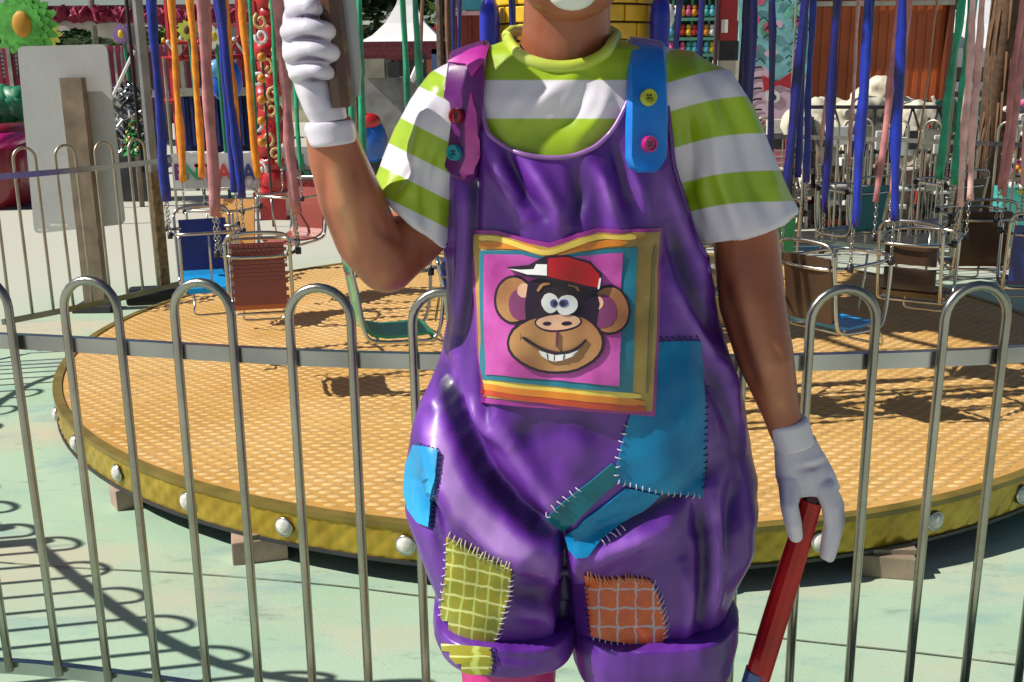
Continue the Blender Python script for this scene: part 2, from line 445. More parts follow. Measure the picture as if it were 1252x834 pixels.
def backrest(m, style):
    mb = MB(); 
    if style == 'mesh':
        for i in range(15):
            z = .475 + i * .0185
            for k in range(11):
                x = -.118 + k * .0236 + (i % 2) * .0118 - .006
                mb.box((x, -.165 - .05 * (z - .45), z), (.0205, .012, .0155))
        mb.box((0, -.173, .605), (.245, .005, .285))
    elif style == 'slats':
        for z0, z1 in ((.47, .575), (.59, .69)):
            mb.box((0, -.165 - .05 * ((z0 + z1) / 2 - .45), (z0 + z1) / 2), (.25, .016, z1 - z0), bev=.006)
    else:
        pr = [(-.152, .46), (-.175, .62), (-.20, .735), (-.212, .732), (-.19, .61), (-.168, .455)]
        mb.prism(pr, -.128, .128, lambda x, y, z: Vector((y, x, z)))
    return mb.mesh('backrest', m)
def side_frame(m):
    mb = MB()
    for s in (-.15, .15):
        q = catmull([(s, -.215, .76), (s, -.19, .62), (s, -.165, .47), (s, -.12, .415), (s, .05, .405), (s, .14, .41), (s, .175, .47), (s, .19, .60), (s, .19, .70)], 5)
        mb.tube(q, .0085, 8)
    mb.tube(catmull([(-.15, -.215, .755), (-.12, -.222, .79), (0, -.225, .80), (.12, -.222, .79), (.15, -.215, .755)], 5), .0085, 8)
    mb.tube([(-.15, .14, .408), (.15, .14, .408)], .007, 8); mb.tube([(-.15, -.1, .408), (.15, -.1, .408)], .007, 8)
    return mb.mesh('frame', m, True)
def ringbar(m):
    mb = MB(); pts = []
    for k in range(28):
        a = 2 * PI * k / 28; c, s = math.cos(a), math.sin(a)
        pts.append((.185 * abs(c) ** .6 * (1 if c > 0 else -1), .215 * abs(s) ** .6 * (1 if s > 0 else -1), .70 + .012 * s))
    mb.tube(pts, .0085, 8, closed=True)
    mb.tube([(0, .22, .70), (0, .21, .60), (0, .18, .45)], .006, 6)
    return mb.mesh('restraint_bar', m, True)
def foot(m):
    mb = MB(); mb.tube(catmull([(-.1, .14, .405), (-.1, .22, .36), (-.1, .235, .31), (0, .24, .305), (.1, .235, .31), (.1, .22, .36), (.1, .14, .405)], 4), .006, 6)
    return mb.mesh('footrest', m, True)
def strap(m, v, sx, sy, thick):
    rg = random.Random(hash((v, round(sx, 2))) % 1000); pts = []; rs = []
    for i in range(41):
        t = i / 40; z = .87 + (3.2 - .87) * t
        wob = .006 * math.sin(6.5 * t + v * 1.7) + .003 * math.sin(23 * t + v)
        pts.append((sx * (1 - .28 * t) + wob, sy * (1 - .5 * t) + .004 * math.sin(9 * t + v), z)); rs.append(thick * 1.2 * (1 + .12 * math.sin(17 * t + v * 2.1) + .10 * math.sin(41 * t + v)))
    return MB().tube(pts, rs, 9, flat=.62, rnd=.25).mesh('strap', m, True)
def chain(m, sx, sy):
    mb = MB(); L = 9; z0, z1 = .70, .885
    for i in range(L):
        z = z0 + (z1 - z0) * (i + .5) / L; h = (z1 - z0) / L * .68; wd = .007
        pts = []
        for k in range(8):
            a = 2 * PI * k / 8; o_ = wd * math.cos(a)
            pts.append((sx + (o_ if i % 2 else 0), sy + (0 if i % 2 else o_), z + h * math.sin(a)))
        mb.tube(pts, .0026, 5, closed=True, up=(1, 1, 0))
    return mb.mesh('chain', m, True)
def clasp(m):
    return MB().tube([(0, 0, -.015), (0, 0, .015)], .014, 8).mesh('clasp', m, True)
SWG = 'swing seats hanging from the carousel'
def swing(px, Y, sc, seatc, label, style='plain', pan=None, thick=.019, dz=0, yaw=None, scale=1.0, nearcol=None):
    Y = Y * .91; c = P(px, 330, Y); x, y = c.x, c.y
    th = math.atan2(y - CC.y, x - CC.x); yaw_ = th if yaw is None else rad(yaw)   # local +y = travel direction
    e = empty('chair_swing', (x, y, dz + .20), label, 'swing', SWG, yaw_ if yaw is not None else th)
    v = int(px) % 5; e.scale = (.81, .81, .86)
    pm = pan or seatc
    place('seat_pan', part(('pan', pm), lambda: seat_pan(seatm[pm])), e)
    place('backrest', part(('back', seatc, style), lambda: backrest(seatm[seatc], style)), e)
    place('frame', part('frame', lambda: side_frame(chrome)), e)
    place('restraint_bar', part('ring', lambda: ringbar(chrome)), e)
    place('footrest', part('foot', lambda: foot(chrome)), e)
    for i, (sx, sy) in enumerate(((.19, .13), (-.19, .13), (.19, -.15), (-.19, -.15))):
        cc = sc if (nearcol is None or i % 2 == 0) else nearcol
        place('strap', part(('strap', cc, v, i, thick), lambda: strap(sm[cc], v + i * 3, sx, sy, thick)), e)
        place('clasp', part('clasp', lambda: clasp(darkm)), e, (sx, sy, .70))
        place('chain', part(('chain', i), lambda: chain(chrome, sx, sy)), e)
    return e
swing(255, 5.15, 'blue', 'blue', 'dark blue swing seat with light blue cushion behind the red mesh seat', pan='sky', yaw=-160)
swing(278, 5.95, 'orange', 'orange', 'orange swing seat hung on orange straps behind the blue seat', yaw=170)
swing(318, 4.62, 'pink', 'red', 'red woven swing seat on dusty pink straps at left', 'mesh', yaw=12)
swing(362, 6.55, 'green', 'red', 'small red swing seat on thin green straps under the signs', thick=.014)
swing(482, 4.15, 'green', 'green', 'green swing seat on green straps below the raised elbow', pan='green', thick=.018, yaw=-75)
swing(560, 6.3, 'brown', 'olive', 'olive swing seat on brown straps behind the statue shoulder', thick=.012)
swing(600, 4.05, 'navy', 'blue', 'navy swing seat hidden mostly behind the statue waist', thick=.012, yaw=-92)
swing(735, 6.75, 'tan', 'brown', 'brown swing seat far behind the statue chest', thick=.012)
swing(876, 4.3, 'navy', 'olive', 'olive swing seat seen between statue waist and right arm', 'plain', thick=.012, yaw=-35)
swing(935, 5.65, 'blue', 'green', 'green swing seat on blue straps beside the striped sleeve', thick=.016, nearcol='navy')
swing(1022, 4.2, 'blue', 'brown', 'swing seat with bright blue pan right of the statue arm', pan='sky', nearcol='navy', yaw=-55, thick=.019)
swing(1122, 4.72, 'rose', 'brown', 'brown slatted swing seat on pale pink straps at right', 'slats', thick=.014, nearcol='pink')
swing(1035, 6.6, 'navy', 'teal', 'teal swing seat on thin navy straps in the back row', thick=.012, nearcol='rose')
swing(1188, 5.45, 'rose', 'brown', 'dark swing seat on emerald and pink straps behind the slatted seat', thick=.019, nearcol='emerald')
swing(1262, 4.95, 'rose', 'blue', 'navy swing seat cut by the right edge of the photo', thick=.013, nearcol='pink')
swing(1150, 6.9, 'tan', 'olive', 'olive swing seat on tan straps furthest back at right', thick=.007)

# ================================================================ CLOWN STATUE
ST = Vector((P(700, 500, 1.62).x, 1.62, 0))
statue = empty('clown_statue', ST, 'life size painted clown statue in purple patched overalls and striped shirt', 'statue')
def loft(mb, rows, Yc=1.62, n=48, ex=2.4, flip=False):
    vs = []; fs = []; m = len(rows)
    for (pyl, L, pyr, R_, df, db, *yy) in rows:
        yc = yy[0] if yy else Yc
        a = P(L, pyl, yc); b = P(R_, pyr, yc); c = (a + b) / 2; h = (b - a) / 2
        for k in range(n):
            t = 2 * PI * k / n; cc, ss = math.cos(t), math.sin(t)
            u = math.copysign(abs(cc) ** (2 / ex), cc); v = math.copysign(abs(ss) ** (2 / ex), ss)
            vs.append(c + h * u + Vector((0, -1, 0)) * ((df if v > 0 else db) * v))
    for i in range(m - 1):
        for k in range(n): fs.append((i * n + k, i * n + (k + 1) % n, (i + 1) * n + (k + 1) % n, (i + 1) * n + k))
    fs.append(tuple(range(n - 1, -1, -1))); fs.append(tuple((m - 1) * n + k for k in range(n)))
    return mb.add(vs, fs)
def capsules(mb, pts, rs, n=16):
    pts = [Vector(p) for p in pts]
    for p, r in zip(pts, rs): mb.ball(p, r, n)
    for i in range(len(pts) - 1):
        if (pts[i] - pts[i + 1]).length > 1e-4: mb.tube([pts[i], pts[i + 1]], [rs[i], rs[i + 1]], n)
    return mb
def remesh(mb, voxel, smooth=4, fac=.5):
    me = mb.mesh('tmp', white); o = bpy.data.objects.new('tmp', me); COL.objects.link(o)
    r = o.modifiers.new('r', 'REMESH'); r.mode = 'VOXEL'; r.voxel_size = voxel
    s = o.modifiers.new('s', 'SMOOTH'); s.iterations = smooth; s.factor = fac
    dg = bpy.context.evaluated_depsgraph_get(); ev = o.evaluated_get(dg); m2 = bpy.data.meshes.new_from_object(ev)
    n = len(m2.vertices); V = np.empty(n * 3, 'f'); m2.vertices.foreach_get('co', V); V = V.reshape(-1, 3).astype('d')
    polys = [tuple(p.vertices) for p in m2.polygons]
    NN = np.empty(n * 3, 'f'); m2.vertices.foreach_get('normal', NN); NN = NN.reshape(-1, 3).astype('d')
    bpy.data.objects.remove(o); bpy.data.meshes.remove(me); bpy.data.meshes.remove(m2)
    return V, polys, NN
def np_build(name, V, polys, m, parent=statue, attr=None, smooth=True):
    me = bpy.data.meshes.new(name); off = np.array(wloc(parent))
    me.from_pydata([tuple(v) for v in (V - off)], [], polys); me.materials.append(m)
    if smooth: me.shade_smooth()
    if attr is not None:
        a = me.attributes.new('stripe', 'FLOAT', 'POINT'); a.data.foreach_set('value', attr.astype('f'))
    o = bpy.data.objects.new(name, me); COL.objects.link(o); o.parent = parent; return o
def segdist(X, Y_, pl):
    D = np.full(X.shape, 1e9)
    for i in range(len(pl) - 1):
        ax, ay = pl[i]; bx, by = pl[i + 1]; dx_, dy_ = bx - ax, by - ay; L2 = dx_ * dx_ + dy_ * dy_ + 1e-9
        t = np.clip(((X - ax) * dx_ + (Y_ - ay) * dy_) / L2, 0, 1)
        D = np.minimum(D, np.hypot(X - ax - t * dx_, Y_ - ay - t * dy_))
    return D
def displace(V, N_, folds, wr=.0):
    X, Y_ = project(V); front = np.clip(-N_[:, 1] * 2.2 + .25, 0, 1); d = np.zeros(len(V))
    for pl, wdt, amp in folds:
        q = [tuple(p[:2]) for p in catmull([(x, y, 0) for x, y in pl], 6)]
        D = segdist(X, Y_, q)
        # fade both ends
        e = np.minimum(np.hypot(X - pl[0][0], Y_ - pl[0][1]), np.hypot(X - pl[-1][0], Y_ - pl[-1][1]))
        d += amp * np.exp(-(D / wdt) ** 2) * (.35 + .65 * np.clip(e / 35, 0, 1)) * front
    if wr:
        for i in range(len(V)):
            v = V[i]; d[i] += wr * noise.noise(Vector((v[0] * 14, v[1] * 9, v[2] * 5))) + wr * .4 * noise.noise(Vector((v[0] * 30, v[1] * 30, v[2] * 16)))
    return V + N_ * d[:, None]

# ---- shirt
shirt = MB()
loft(shirt, [(46, 625, 44, 752, .055, .06), (54, 600, 51, 778, .070, .085), (64, 568, 58, 812, .088, .10), (82, 545, 76, 840, .10, .11), (120, 540, 118, 845, .115, .115),
             (175, 545, 172, 838, .12, .115), (235, 550, 235, 832, .125, .12), (320, 556, 320, 842, .135, .13)])
loft(shirt, [(92, 596, 118, 618, .07, .08), (78, 548, 128, 600, .078, .082), (88, 526, 182, 585, .084, .082), (120, 500, 226, 576, .084, .080), (165, 481, 262, 568, .082, .076), (205, 465, 288, 560, .080, .072, 1.61), (222, 457, 300, 552, .079, .070, 1.605), (226, 459, 303, 550, .075, .066, 1.605)], ex=2.1)
loft(shirt, [(100, 765, 62, 800, .07, .08), (160, 785, 60, 848, .08, .082), (215, 803, 88, 892, .08, .085), (255, 818, 140, 922, .084, .082), (276, 828, 200, 948, .087, .08), (287, 834, 236, 964, .088, .08), (294, 838, 254, 974, .088, .08), (297, 842, 259, 973, .084, .077)], ex=2.1)
V, Pf, NN = remesh(shirt, .0042, 5)
sf = [([(700, 95), (660, 125), (640, 150)], 9, .004), ([(722, 92), (700, 140), (668, 165)], 9, -.005), ([(745, 100), (735, 140), (705, 170)], 8, .004), ([(640, 100), (620, 140)], 9, .004),
      ([(848, 90), (872, 150), (880, 215), (905, 285)], 9, .007), ([(868, 85), (900, 150), (918, 215), (940, 270)], 9, -.006), ([(838, 130), (845, 190), (842, 240), (860, 295)], 10, -.008), ([(885, 90), (920, 160), (948, 240), (958, 262)], 8, .006),
      ([(842, 200), (822, 300)], 8, -.006), ([(530, 110), (515, 160), (505, 230)], 9, .006), ([(535, 170), (520, 220), (523, 290)], 9, -.007), ([(505, 120), (490, 180), (480, 240)], 8, -.004),
      ([(520, 190), (480, 235)], 7, -.005)]
V = displace(V, NN, [(a, b, c * 1.4) for a, b, c in sf], .005)
X, Yp = project(V)
# stripes: signed distance (px) to the edge of the nearest green band
xl = np.clip(X, None, 545); xr = np.clip(X, 815, None)
s_mid = Yp; gm_ = [(-400, 98), (145, 200), (300, 400)]
s_r = Yp + .17 * (X - 815) + 6 * np.sin((X - 815) / 40); g_r = [(64, 102), (138, 184), (230, 268), (330, 500)]
g_rr = g_r
s_l = Yp - .50 * (X - 545); g_l = [(94, 122), (172, 210), (243, 278)]
def band(s, gs):
    d = np.full(s.shape, -1e3)
    for a, b in gs: d = np.maximum(d, np.minimum(s - a, b - s))
    return d
att = np.where(X < 560, band(s_l, g_l), np.where(X > 790, band(s_r, g_r), band(s_mid, gm_)))
def stripe_mat():
    m = bpy.data.materials.new('striped_shirt'); m.use_nodes = True; t = m.node_tree; b = t.nodes['Principled BSDF']
    b.inputs['Roughness'].default_value = .36; b.inputs['Coat Weight'].default_value = .25; b.inputs['Coat Roughness'].default_value = .2
    at = t.nodes.new('ShaderNodeAttribute'); at.attribute_name = 'stripe'
    tc = t.nodes.new('ShaderNodeTexCoord'); n = t.nodes.new('ShaderNodeTexNoise'); n.inputs['Scale'].default_value = 7; n.inputs['Detail'].default_value = 4
    t.links.new(tc.outputs['Object'], n.inputs[0])
    mr = t.nodes.new('ShaderNodeMapRange'); mr.inputs[1].default_value = -.8; mr.inputs[2].default_value = .8; t.links.new(at.outputs['Fac'], mr.inputs[0])
    def rmp(c1, c2):
        r = t.nodes.new('ShaderNodeValToRGB'); t.links.new(n.outputs[0], r.inputs[0]); r.color_ramp.elements[0].position = .35; r.color_ramp.elements[1].position = .65
        r.color_ramp.elements[0].color = (*c1, 1); r.color_ramp.elements[1].color = (*c2, 1); return r
    g_ = rmp((.27, .42, .010), (.42, .60, .02)); w_ = rmp((.66, .62, .72), (.76, .74, .78))
    mx = t.nodes.new('ShaderNodeMix'); mx.data_type = 'RGBA'; t.links.new(mr.outputs[0], mx.inputs[0]); t.links.new(w_.outputs[0], mx.inputs[6]); t.links.new(g_.outputs[0], mx.inputs[7])
    t.links.new(mx.outputs[2], b.inputs['Base Color']); return m
shirt_bvh = BVHTree.FromPolygons([tuple(v) for v in V], Pf)
cx_ = [0, 612, 622, 634, 652, 680, 712, 738, 750, 760, 1300]; cy_ = [-900, 30, 50, 66, 76, 82, 79, 67, 50, 28, -900]
lc = np.interp(X, cx_, cy_)
kp = [f for f in Pf if all(Yp[i] > lc[i] - 3 or abs(X[i] - 686) > 74 for i in f)]
np_build('shirt', V, kp, stripe_mat(), attr=att)
# collar
lime = mat('lime_trim', (.42, .55, .03), .4, 0, .15, 9, 0, 60, .3, col2=(.62, .68, .16))
col_pts = []
cp = [p.xy for p in catmull([(x, y, 0) for x, y in ((619, 44), (624, 54), (634, 66), (652, 76), (680, 82), (712, 79), (738, 67), (748, 54), (754, 42))], 6)]
for p in cp:
    h = shirt_bvh.ray_cast(CAMP, ray(p.x, p.y).normalized())
    col_pts.append(h[0] if h[0] else P(p.x, p.y, 1.6))
for _ in range(3): col_pts = [col_pts[0]] + [(col_pts[i - 1] + col_pts[i] + col_pts[i + 1]) / 3 for i in range(1, len(col_pts) - 1)] + [col_pts[-1]]
col_pts = col_pts + [P(748, 38, 1.66), P(715, 36, 1.70), P(660, 36, 1.70), P(625, 38, 1.66)]
MB().tube(col_pts, .0088, 10, closed=True, flat=.8).build('collar', lime, statue, 'all')

# ---- overalls
purple = mat('purple_paint', (.075, .014, .20), .36, 0, .2, 5, .06, 130, .18, col2=(.155, .04, .36), spec=.4)
ov = MB()
loft(ov, [(96, 534, 92, 848, .112, .12), (130, 535, 130, 847, .126, .125), (175, 539, 172, 842, .132, .126), (235, 541, 235, 838, .142, .13), (290, 543, 290, 851, .152, .138), (340, 546, 340, 866, .165, .148),
          (390, 545, 390, 878, .178, .155), (430, 537, 430, 891, .186, .16), (480, 519, 480, 906, .192, .165), (530, 504, 530, 916, .196, .168), (580, 496, 575, 924, .196, .17), (620, 501, 615, 920, .19, .165), (655, 520, 650, 905, .17, .15)], ex=2.25)
loft(ov, [(560, 505, 560, 710, .15, .14), (610, 498, 610, 704, .17, .15), (650, 512, 650, 697, .178, .15), (690, 530, 690, 698, .175, .148), (730, 540, 735, 700, .165, .142), (745, 548, 750, 700, .152, .138), (751, 550, 755, 692, .14, .12)], ex=2.7)
loft(ov, [(560, 680, 560, 915, .15, .14), (610, 685, 605, 921, .17, .15), (650, 688, 640, 914, .178, .15), (690, 688, 680, 893, .175, .148), (730, 688, 715, 879, .166, .142), (765, 690, 750, 874, .156, .138), (778, 700, 765, 870, .145, .13)], ex=2.7)
V, Pf, NN = remesh(ov, .0042, 7)
of = [([(545, 455), (575, 545), (625, 615), (688, 662)], 13, -.024), ([(524, 500), (552, 590), (612, 655), (676, 690)], 20, .016), ([(600, 500), (640, 570), (690, 640)], 14, .008),
      ([(553, 420), (560, 470), (590, 520), (622, 545)], 9, .007), ([(548, 440), (545, 480), (556, 520)], 9, -.007), ([(590, 430), (598, 520)], 7, -.006),
      ([(700, 655), (760, 640), (830, 600), (880, 560)], 14, -.009), ([(705, 690), (760, 668), (815, 650)], 14, .009), ([(850, 610), (862, 690), (852, 780)], 10, -.009), ([(872, 600), (878, 680), (866, 760)], 10, .008), ([(905, 560), (890, 640), (880, 700)], 10, -.005),
      ([(595, 165), (612, 210), (640, 265)], 10, .009), ([(612, 175), (640, 235), (665, 262)], 9, -.008), ([(640, 192), (672, 240), (688, 275)], 10, .008), ([(700, 200), (708, 240), (700, 280)], 10, -.008), ([(722, 195), (740, 230), (752, 275)], 9, .008), ([(748, 170), (762, 220), (772, 278)], 9, -.007),
      ([(768, 200), (785, 240), (790, 285)], 9, .005), ([(560, 215), (568, 260), (566, 330), (556, 400)], 9, .007), ([(580, 190), (578, 280), (572, 360), (560, 430)], 7, -.008), ([(556, 300), (552, 350), (548, 420)], 7, -.005),
      ([(812, 210), (835, 280), (868, 350)], 10, .007), ([(820, 270), (842, 350), (882, 430)], 10, -.008), ([(812, 330), (850, 400), (895, 470)], 11, .007), ([(862, 440), (895, 520), (905, 580)], 12, -.007), ([(880, 450), (912, 540)], 9, .005),
      ([(640, 690), (684, 700)], 14, .006), ([(620, 720), (682, 732)], 10, -.005), ([(625, 745), (680, 758)], 10, .006), ([(560, 600), (552, 640), (548, 660)], 12, .006), ([(520, 590), (535, 640), (545, 690)], 9, -.006),
      ([(835, 690), (845, 740), (838, 790)], 9, .006), ([(540, 560), (570, 640), (640, 690)], 16, .007), ([(690, 560), (730, 600)], 16, -.004), ([(610, 540), (700, 520), (760, 540)], 18, -.004)]
of = [(a, b, c * 1.55) for a, b, c in of] + [([(690, 650), (691, 700), (690, 760), (690, 834)], 7, -.03)]
V = displace(V, NN, of, .008)
V0 = V.copy(); P0 = Pf
body_bvh = BVHTree.FromPolygons([tuple(v) for v in V], Pf)
X, Yp = project(V)
nx = [-1000, 540, 543, 553, 578, 590, 602, 625, 650, 680, 705, 728, 748, 762, 772, 812, 822, 850, 868, 880, 1900]
ny_ = [305, 300, 215, 130, 115, 150, 167, 182, 190, 192, 188, 178, 158, 135, 112, 112, 205, 290, 318, 340, 350]
lim = np.interp(X, nx, ny_)
keep = [f for f in Pf if all(Yp[i] > lim[i] for i in f)]
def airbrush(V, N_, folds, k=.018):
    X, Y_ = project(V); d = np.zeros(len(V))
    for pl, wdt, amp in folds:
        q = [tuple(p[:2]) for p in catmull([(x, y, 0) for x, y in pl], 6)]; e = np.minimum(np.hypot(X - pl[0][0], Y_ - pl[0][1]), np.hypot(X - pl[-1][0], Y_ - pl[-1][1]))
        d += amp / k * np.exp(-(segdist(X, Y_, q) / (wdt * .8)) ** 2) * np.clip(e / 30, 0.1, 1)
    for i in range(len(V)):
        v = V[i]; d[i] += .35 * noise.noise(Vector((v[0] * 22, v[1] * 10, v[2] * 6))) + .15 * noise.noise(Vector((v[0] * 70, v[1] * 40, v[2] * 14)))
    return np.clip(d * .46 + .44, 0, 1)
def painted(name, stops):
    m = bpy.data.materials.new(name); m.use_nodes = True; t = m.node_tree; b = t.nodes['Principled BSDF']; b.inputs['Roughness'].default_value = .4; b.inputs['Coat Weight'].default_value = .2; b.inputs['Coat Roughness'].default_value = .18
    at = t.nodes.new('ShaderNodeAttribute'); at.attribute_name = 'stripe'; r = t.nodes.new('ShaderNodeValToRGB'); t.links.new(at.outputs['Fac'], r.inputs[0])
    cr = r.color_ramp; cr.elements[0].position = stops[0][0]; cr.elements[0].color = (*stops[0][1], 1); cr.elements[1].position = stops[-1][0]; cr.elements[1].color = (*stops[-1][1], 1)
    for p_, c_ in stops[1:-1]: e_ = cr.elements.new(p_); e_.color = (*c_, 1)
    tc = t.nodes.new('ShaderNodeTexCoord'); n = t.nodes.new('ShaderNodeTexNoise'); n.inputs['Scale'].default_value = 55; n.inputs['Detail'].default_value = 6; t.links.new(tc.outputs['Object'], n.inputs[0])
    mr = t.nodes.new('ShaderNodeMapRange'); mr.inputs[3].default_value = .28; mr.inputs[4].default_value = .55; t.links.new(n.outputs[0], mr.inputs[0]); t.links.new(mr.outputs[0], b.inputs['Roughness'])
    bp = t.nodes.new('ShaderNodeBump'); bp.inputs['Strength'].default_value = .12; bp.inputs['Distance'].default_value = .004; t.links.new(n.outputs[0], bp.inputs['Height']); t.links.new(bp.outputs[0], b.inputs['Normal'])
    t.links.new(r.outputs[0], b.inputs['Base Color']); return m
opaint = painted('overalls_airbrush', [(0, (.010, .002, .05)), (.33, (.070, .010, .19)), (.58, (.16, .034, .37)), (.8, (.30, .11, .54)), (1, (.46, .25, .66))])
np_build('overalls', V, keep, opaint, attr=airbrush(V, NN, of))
def hit(px, py, bvh=None, off=0.):
    bvh = bvh or body_bvh
    d = ray(px, py).normalized(); h = bvh.ray_cast(CAMP, d)
    if h[0] is None: 
        h = bvh.find_nearest(P(px, py, 1.55))
    n = h[1]
    if n.dot(d) > 0: n = -n
    return h[0] + n * off, n
lil = mat('lilac_piping', (.30, .13, .42), .35, 0, .1, 9, 0, 60, .3)
pp = [(588, 112), (590, 135), (594, 155), (602, 168), (625, 183), (650, 191), (680, 193), (705, 189), (728, 179), (748, 160), (760, 140), (768, 122)]
MB().tube([hit(x, y, off=.0005)[0] for x, y in [tuple(p[:2]) for p in catmull([(x, y, 0) for x, y in pp], 5)]], .0034, 8).build('neckline_piping', lil, statue, 'all')
pp = [(815, 130), (820, 170), (824, 205), (838, 250), (850, 290), (862, 312), (874, 332)]
MB().tube([hit(x, y, off=.000)[0] for x, y in [tuple(p[:2]) for p in catmull([(x, y, 0) for x, y in pp], 5)]], .0045, 8).build('armhole_piping', purple, statue, 'all')
pp = [(541, 130), (541, 170), (543, 215), (543, 270), (546, 300)]
MB().tube([hit(x, y, off=.000)[0] for x, y in [tuple(p[:2]) for p in catmull([(x, y, 0) for x, y in pp], 5)]], .0045, 8).build('armhole_piping', purple, statue, 'all')

# ---- decals: thin raised shapes laid onto the surface
def decal(name, poly, m, off=.003, sp=7, bvh=None, parent=statue, uv=None, both=None, soft=True):
    poly = [tuple(p) for p in poly]; pts = [Vector(p) for p in poly]
    xs = [p[0] for p in poly]; ys = [p[1] for p in poly]
    # densify boundary
    B = []
    for i in range(len(poly)):
        a, b = Vector(poly[i]), Vector(poly[(i + 1) % len(poly)]); k = max(1, int((b - a).length / sp))
        for j in range(k): B.append(a.lerp(b, j / k))
    nb = len(B); Q = list(B)
    def inside(x, y):
        c = False; j = len(poly) - 1
        for i in range(len(poly)):
            xi, yi = poly[i]; xj, yj = poly[j]
            if (yi > y) != (yj > y) and x < (xj - xi) * (y - yi) / (yj - yi) + xi: c = not c
            j = i
        return c
    BX = np.array([b.x for b in B]); BY = np.array([b.y for b in B])
    y = min(ys) + sp / 2
    while y < max(ys):
        x = min(xs) + sp / 2
        while x < max(xs):
            if inside(x, y) and np.min(np.hypot(BX - x, BY - y)) > sp * .45: Q.append(Vector((x, y)))
            x += sp
        y += sp
    r = delaunay_2d_cdt(Q, [], [list(range(nb))], 1, 1e-5)
    vs2, fs2 = r[0], r[2]
    top = [hit(v.x, v.y, bvh, off)[0] for v in vs2]; nt_ = len(top)
    # boundary edges -> skirt
    cnt = {}
    for f in fs2:
        for i in range(len(f)):
            e = (f[i], f[(i + 1) % len(f)]); cnt[tuple(sorted(e))] = cnt.get(tuple(sorted(e)), 0) + 1
    low = {}; mb = MB(); vs = list(top); fs = [tuple(f) for f in fs2]
    for e, c in cnt.items():
        if c == 1:
            for i in e:
                if i not in low: low[i] = len(vs); vs.append(hit(vs2[i].x, vs2[i].y, bvh, -.002)[0])
            fs.append((e[0], e[1], low[e[1]], low[e[0]]))
    mb.add(vs, fs); o = mb.build(name, m, parent, True)
    if uv:
        me = o.data; ul = me.uv_layers.new(name='UVMap')
        U = {}
        for i, v in enumerate(vs2): U[i] = uv(v.x, v.y)
        for i, j in low.items(): U[j] = U[i]
        # vertex order is kept by from_pydata
        for l in me.loops: ul.data[l.index].uv = U[l.vertex_index]
    return o
def ell(cx, cy, rx, ry, n=28, rot=0): 
    c, s = math.cos(rot), math.sin(rot)
    return [(cx + rx * math.cos(2 * PI * k / n) * c - ry * math.sin(2 * PI * k / n) * s, cy + rx * math.cos(2 * PI * k / n) * s + ry * math.sin(2 * PI * k / n) * c) for k in range(n)]
def ribbon(pl, w0, w1=None, k=5):
    w1 = w0 if w1 is None else w1
    q = [p.xy for p in catmull([(x, y, 0) for x, y in pl], k)]; L = []; R_ = []
    for i, p in enumerate(q):
        t = (q[min(i + 1, len(q) - 1)] - q[max(i - 1, 0)]).normalized(); n_ = Vector((-t.y, t.x)); wv = w0 + (w1 - w0) * i / (len(q) - 1)
        if i in (0, len(q) - 1): wv *= .5
        L.append(p + n_ * wv / 2); R_.append(p - n_ * wv / 2)
    return [tuple(p) for p in L + R_[::-1]]
def stitches(pl, m, n, ln=9, wd=1.6, parent=statue, name='stitching', off=.0045, bvh=None, slant=.25, jit=.3):
    q = [Vector(p) for p in pl]; d = [0]
    for i in range(1, len(q)): d.append(d[-1] + (q[i] - q[i - 1]).length)
    mb = MB(); rg = random.Random(int(pl[0][0]))
    for k in range(n):
        s = d[-1] * (k + .5) / n; j = 0
        while j < len(d) - 2 and d[j + 1] < s: j += 1
        p = q[j].lerp(q[j + 1], (s - d[j]) / (d[j + 1] - d[j])); t = (q[j + 1] - q[j]).normalized()
        nn = Vector((-t.y, t.x)) + t * (slant + rg.uniform(-jit, jit)); nn.normalize(); l2 = ln * rg.uniform(.75, 1.2) / 2
        a, b = p - nn * l2, p + nn * l2
        pts = [hit(a.x, a.y, bvh, 0)[0], hit(a.lerp(b, .25).x, a.lerp(b, .25).y, bvh, off)[0], hit(p.x, p.y, bvh, off + .001)[0], hit(a.lerp(b, .75).x, a.lerp(b, .75).y, bvh, off)[0], hit(b.x, b.y, bvh, 0)[0]]
        mb.tube(pts, wd * .00058, 5)
    return mb.build(name, m, parent, True)

thread_d = mat('navy_thread', (.02, .02, .10), .6); thread_l = mat('pale_thread', (.55, .50, .58), .6); thread_y = mat('cream_thread', (.62, .60, .35), .6)
tealc = mat('teal_patch_paint', (.002, .085, .26), .35, 0, .2, 8, .05, 100, .12, col2=(.005, .24, .48), spec=.25)
tealg = mat('green_teal_patch_paint', (.003, .11, .16), .35, 0, .2, 8, .05, 100, .12, col2=(.01, .19, .24), spec=.3)
cyanc = mat('cyan_patch_paint', (.004, .24, .58), .35, 0, .2, 10, .05, 100, .35, col2=(.02, .40, .68))
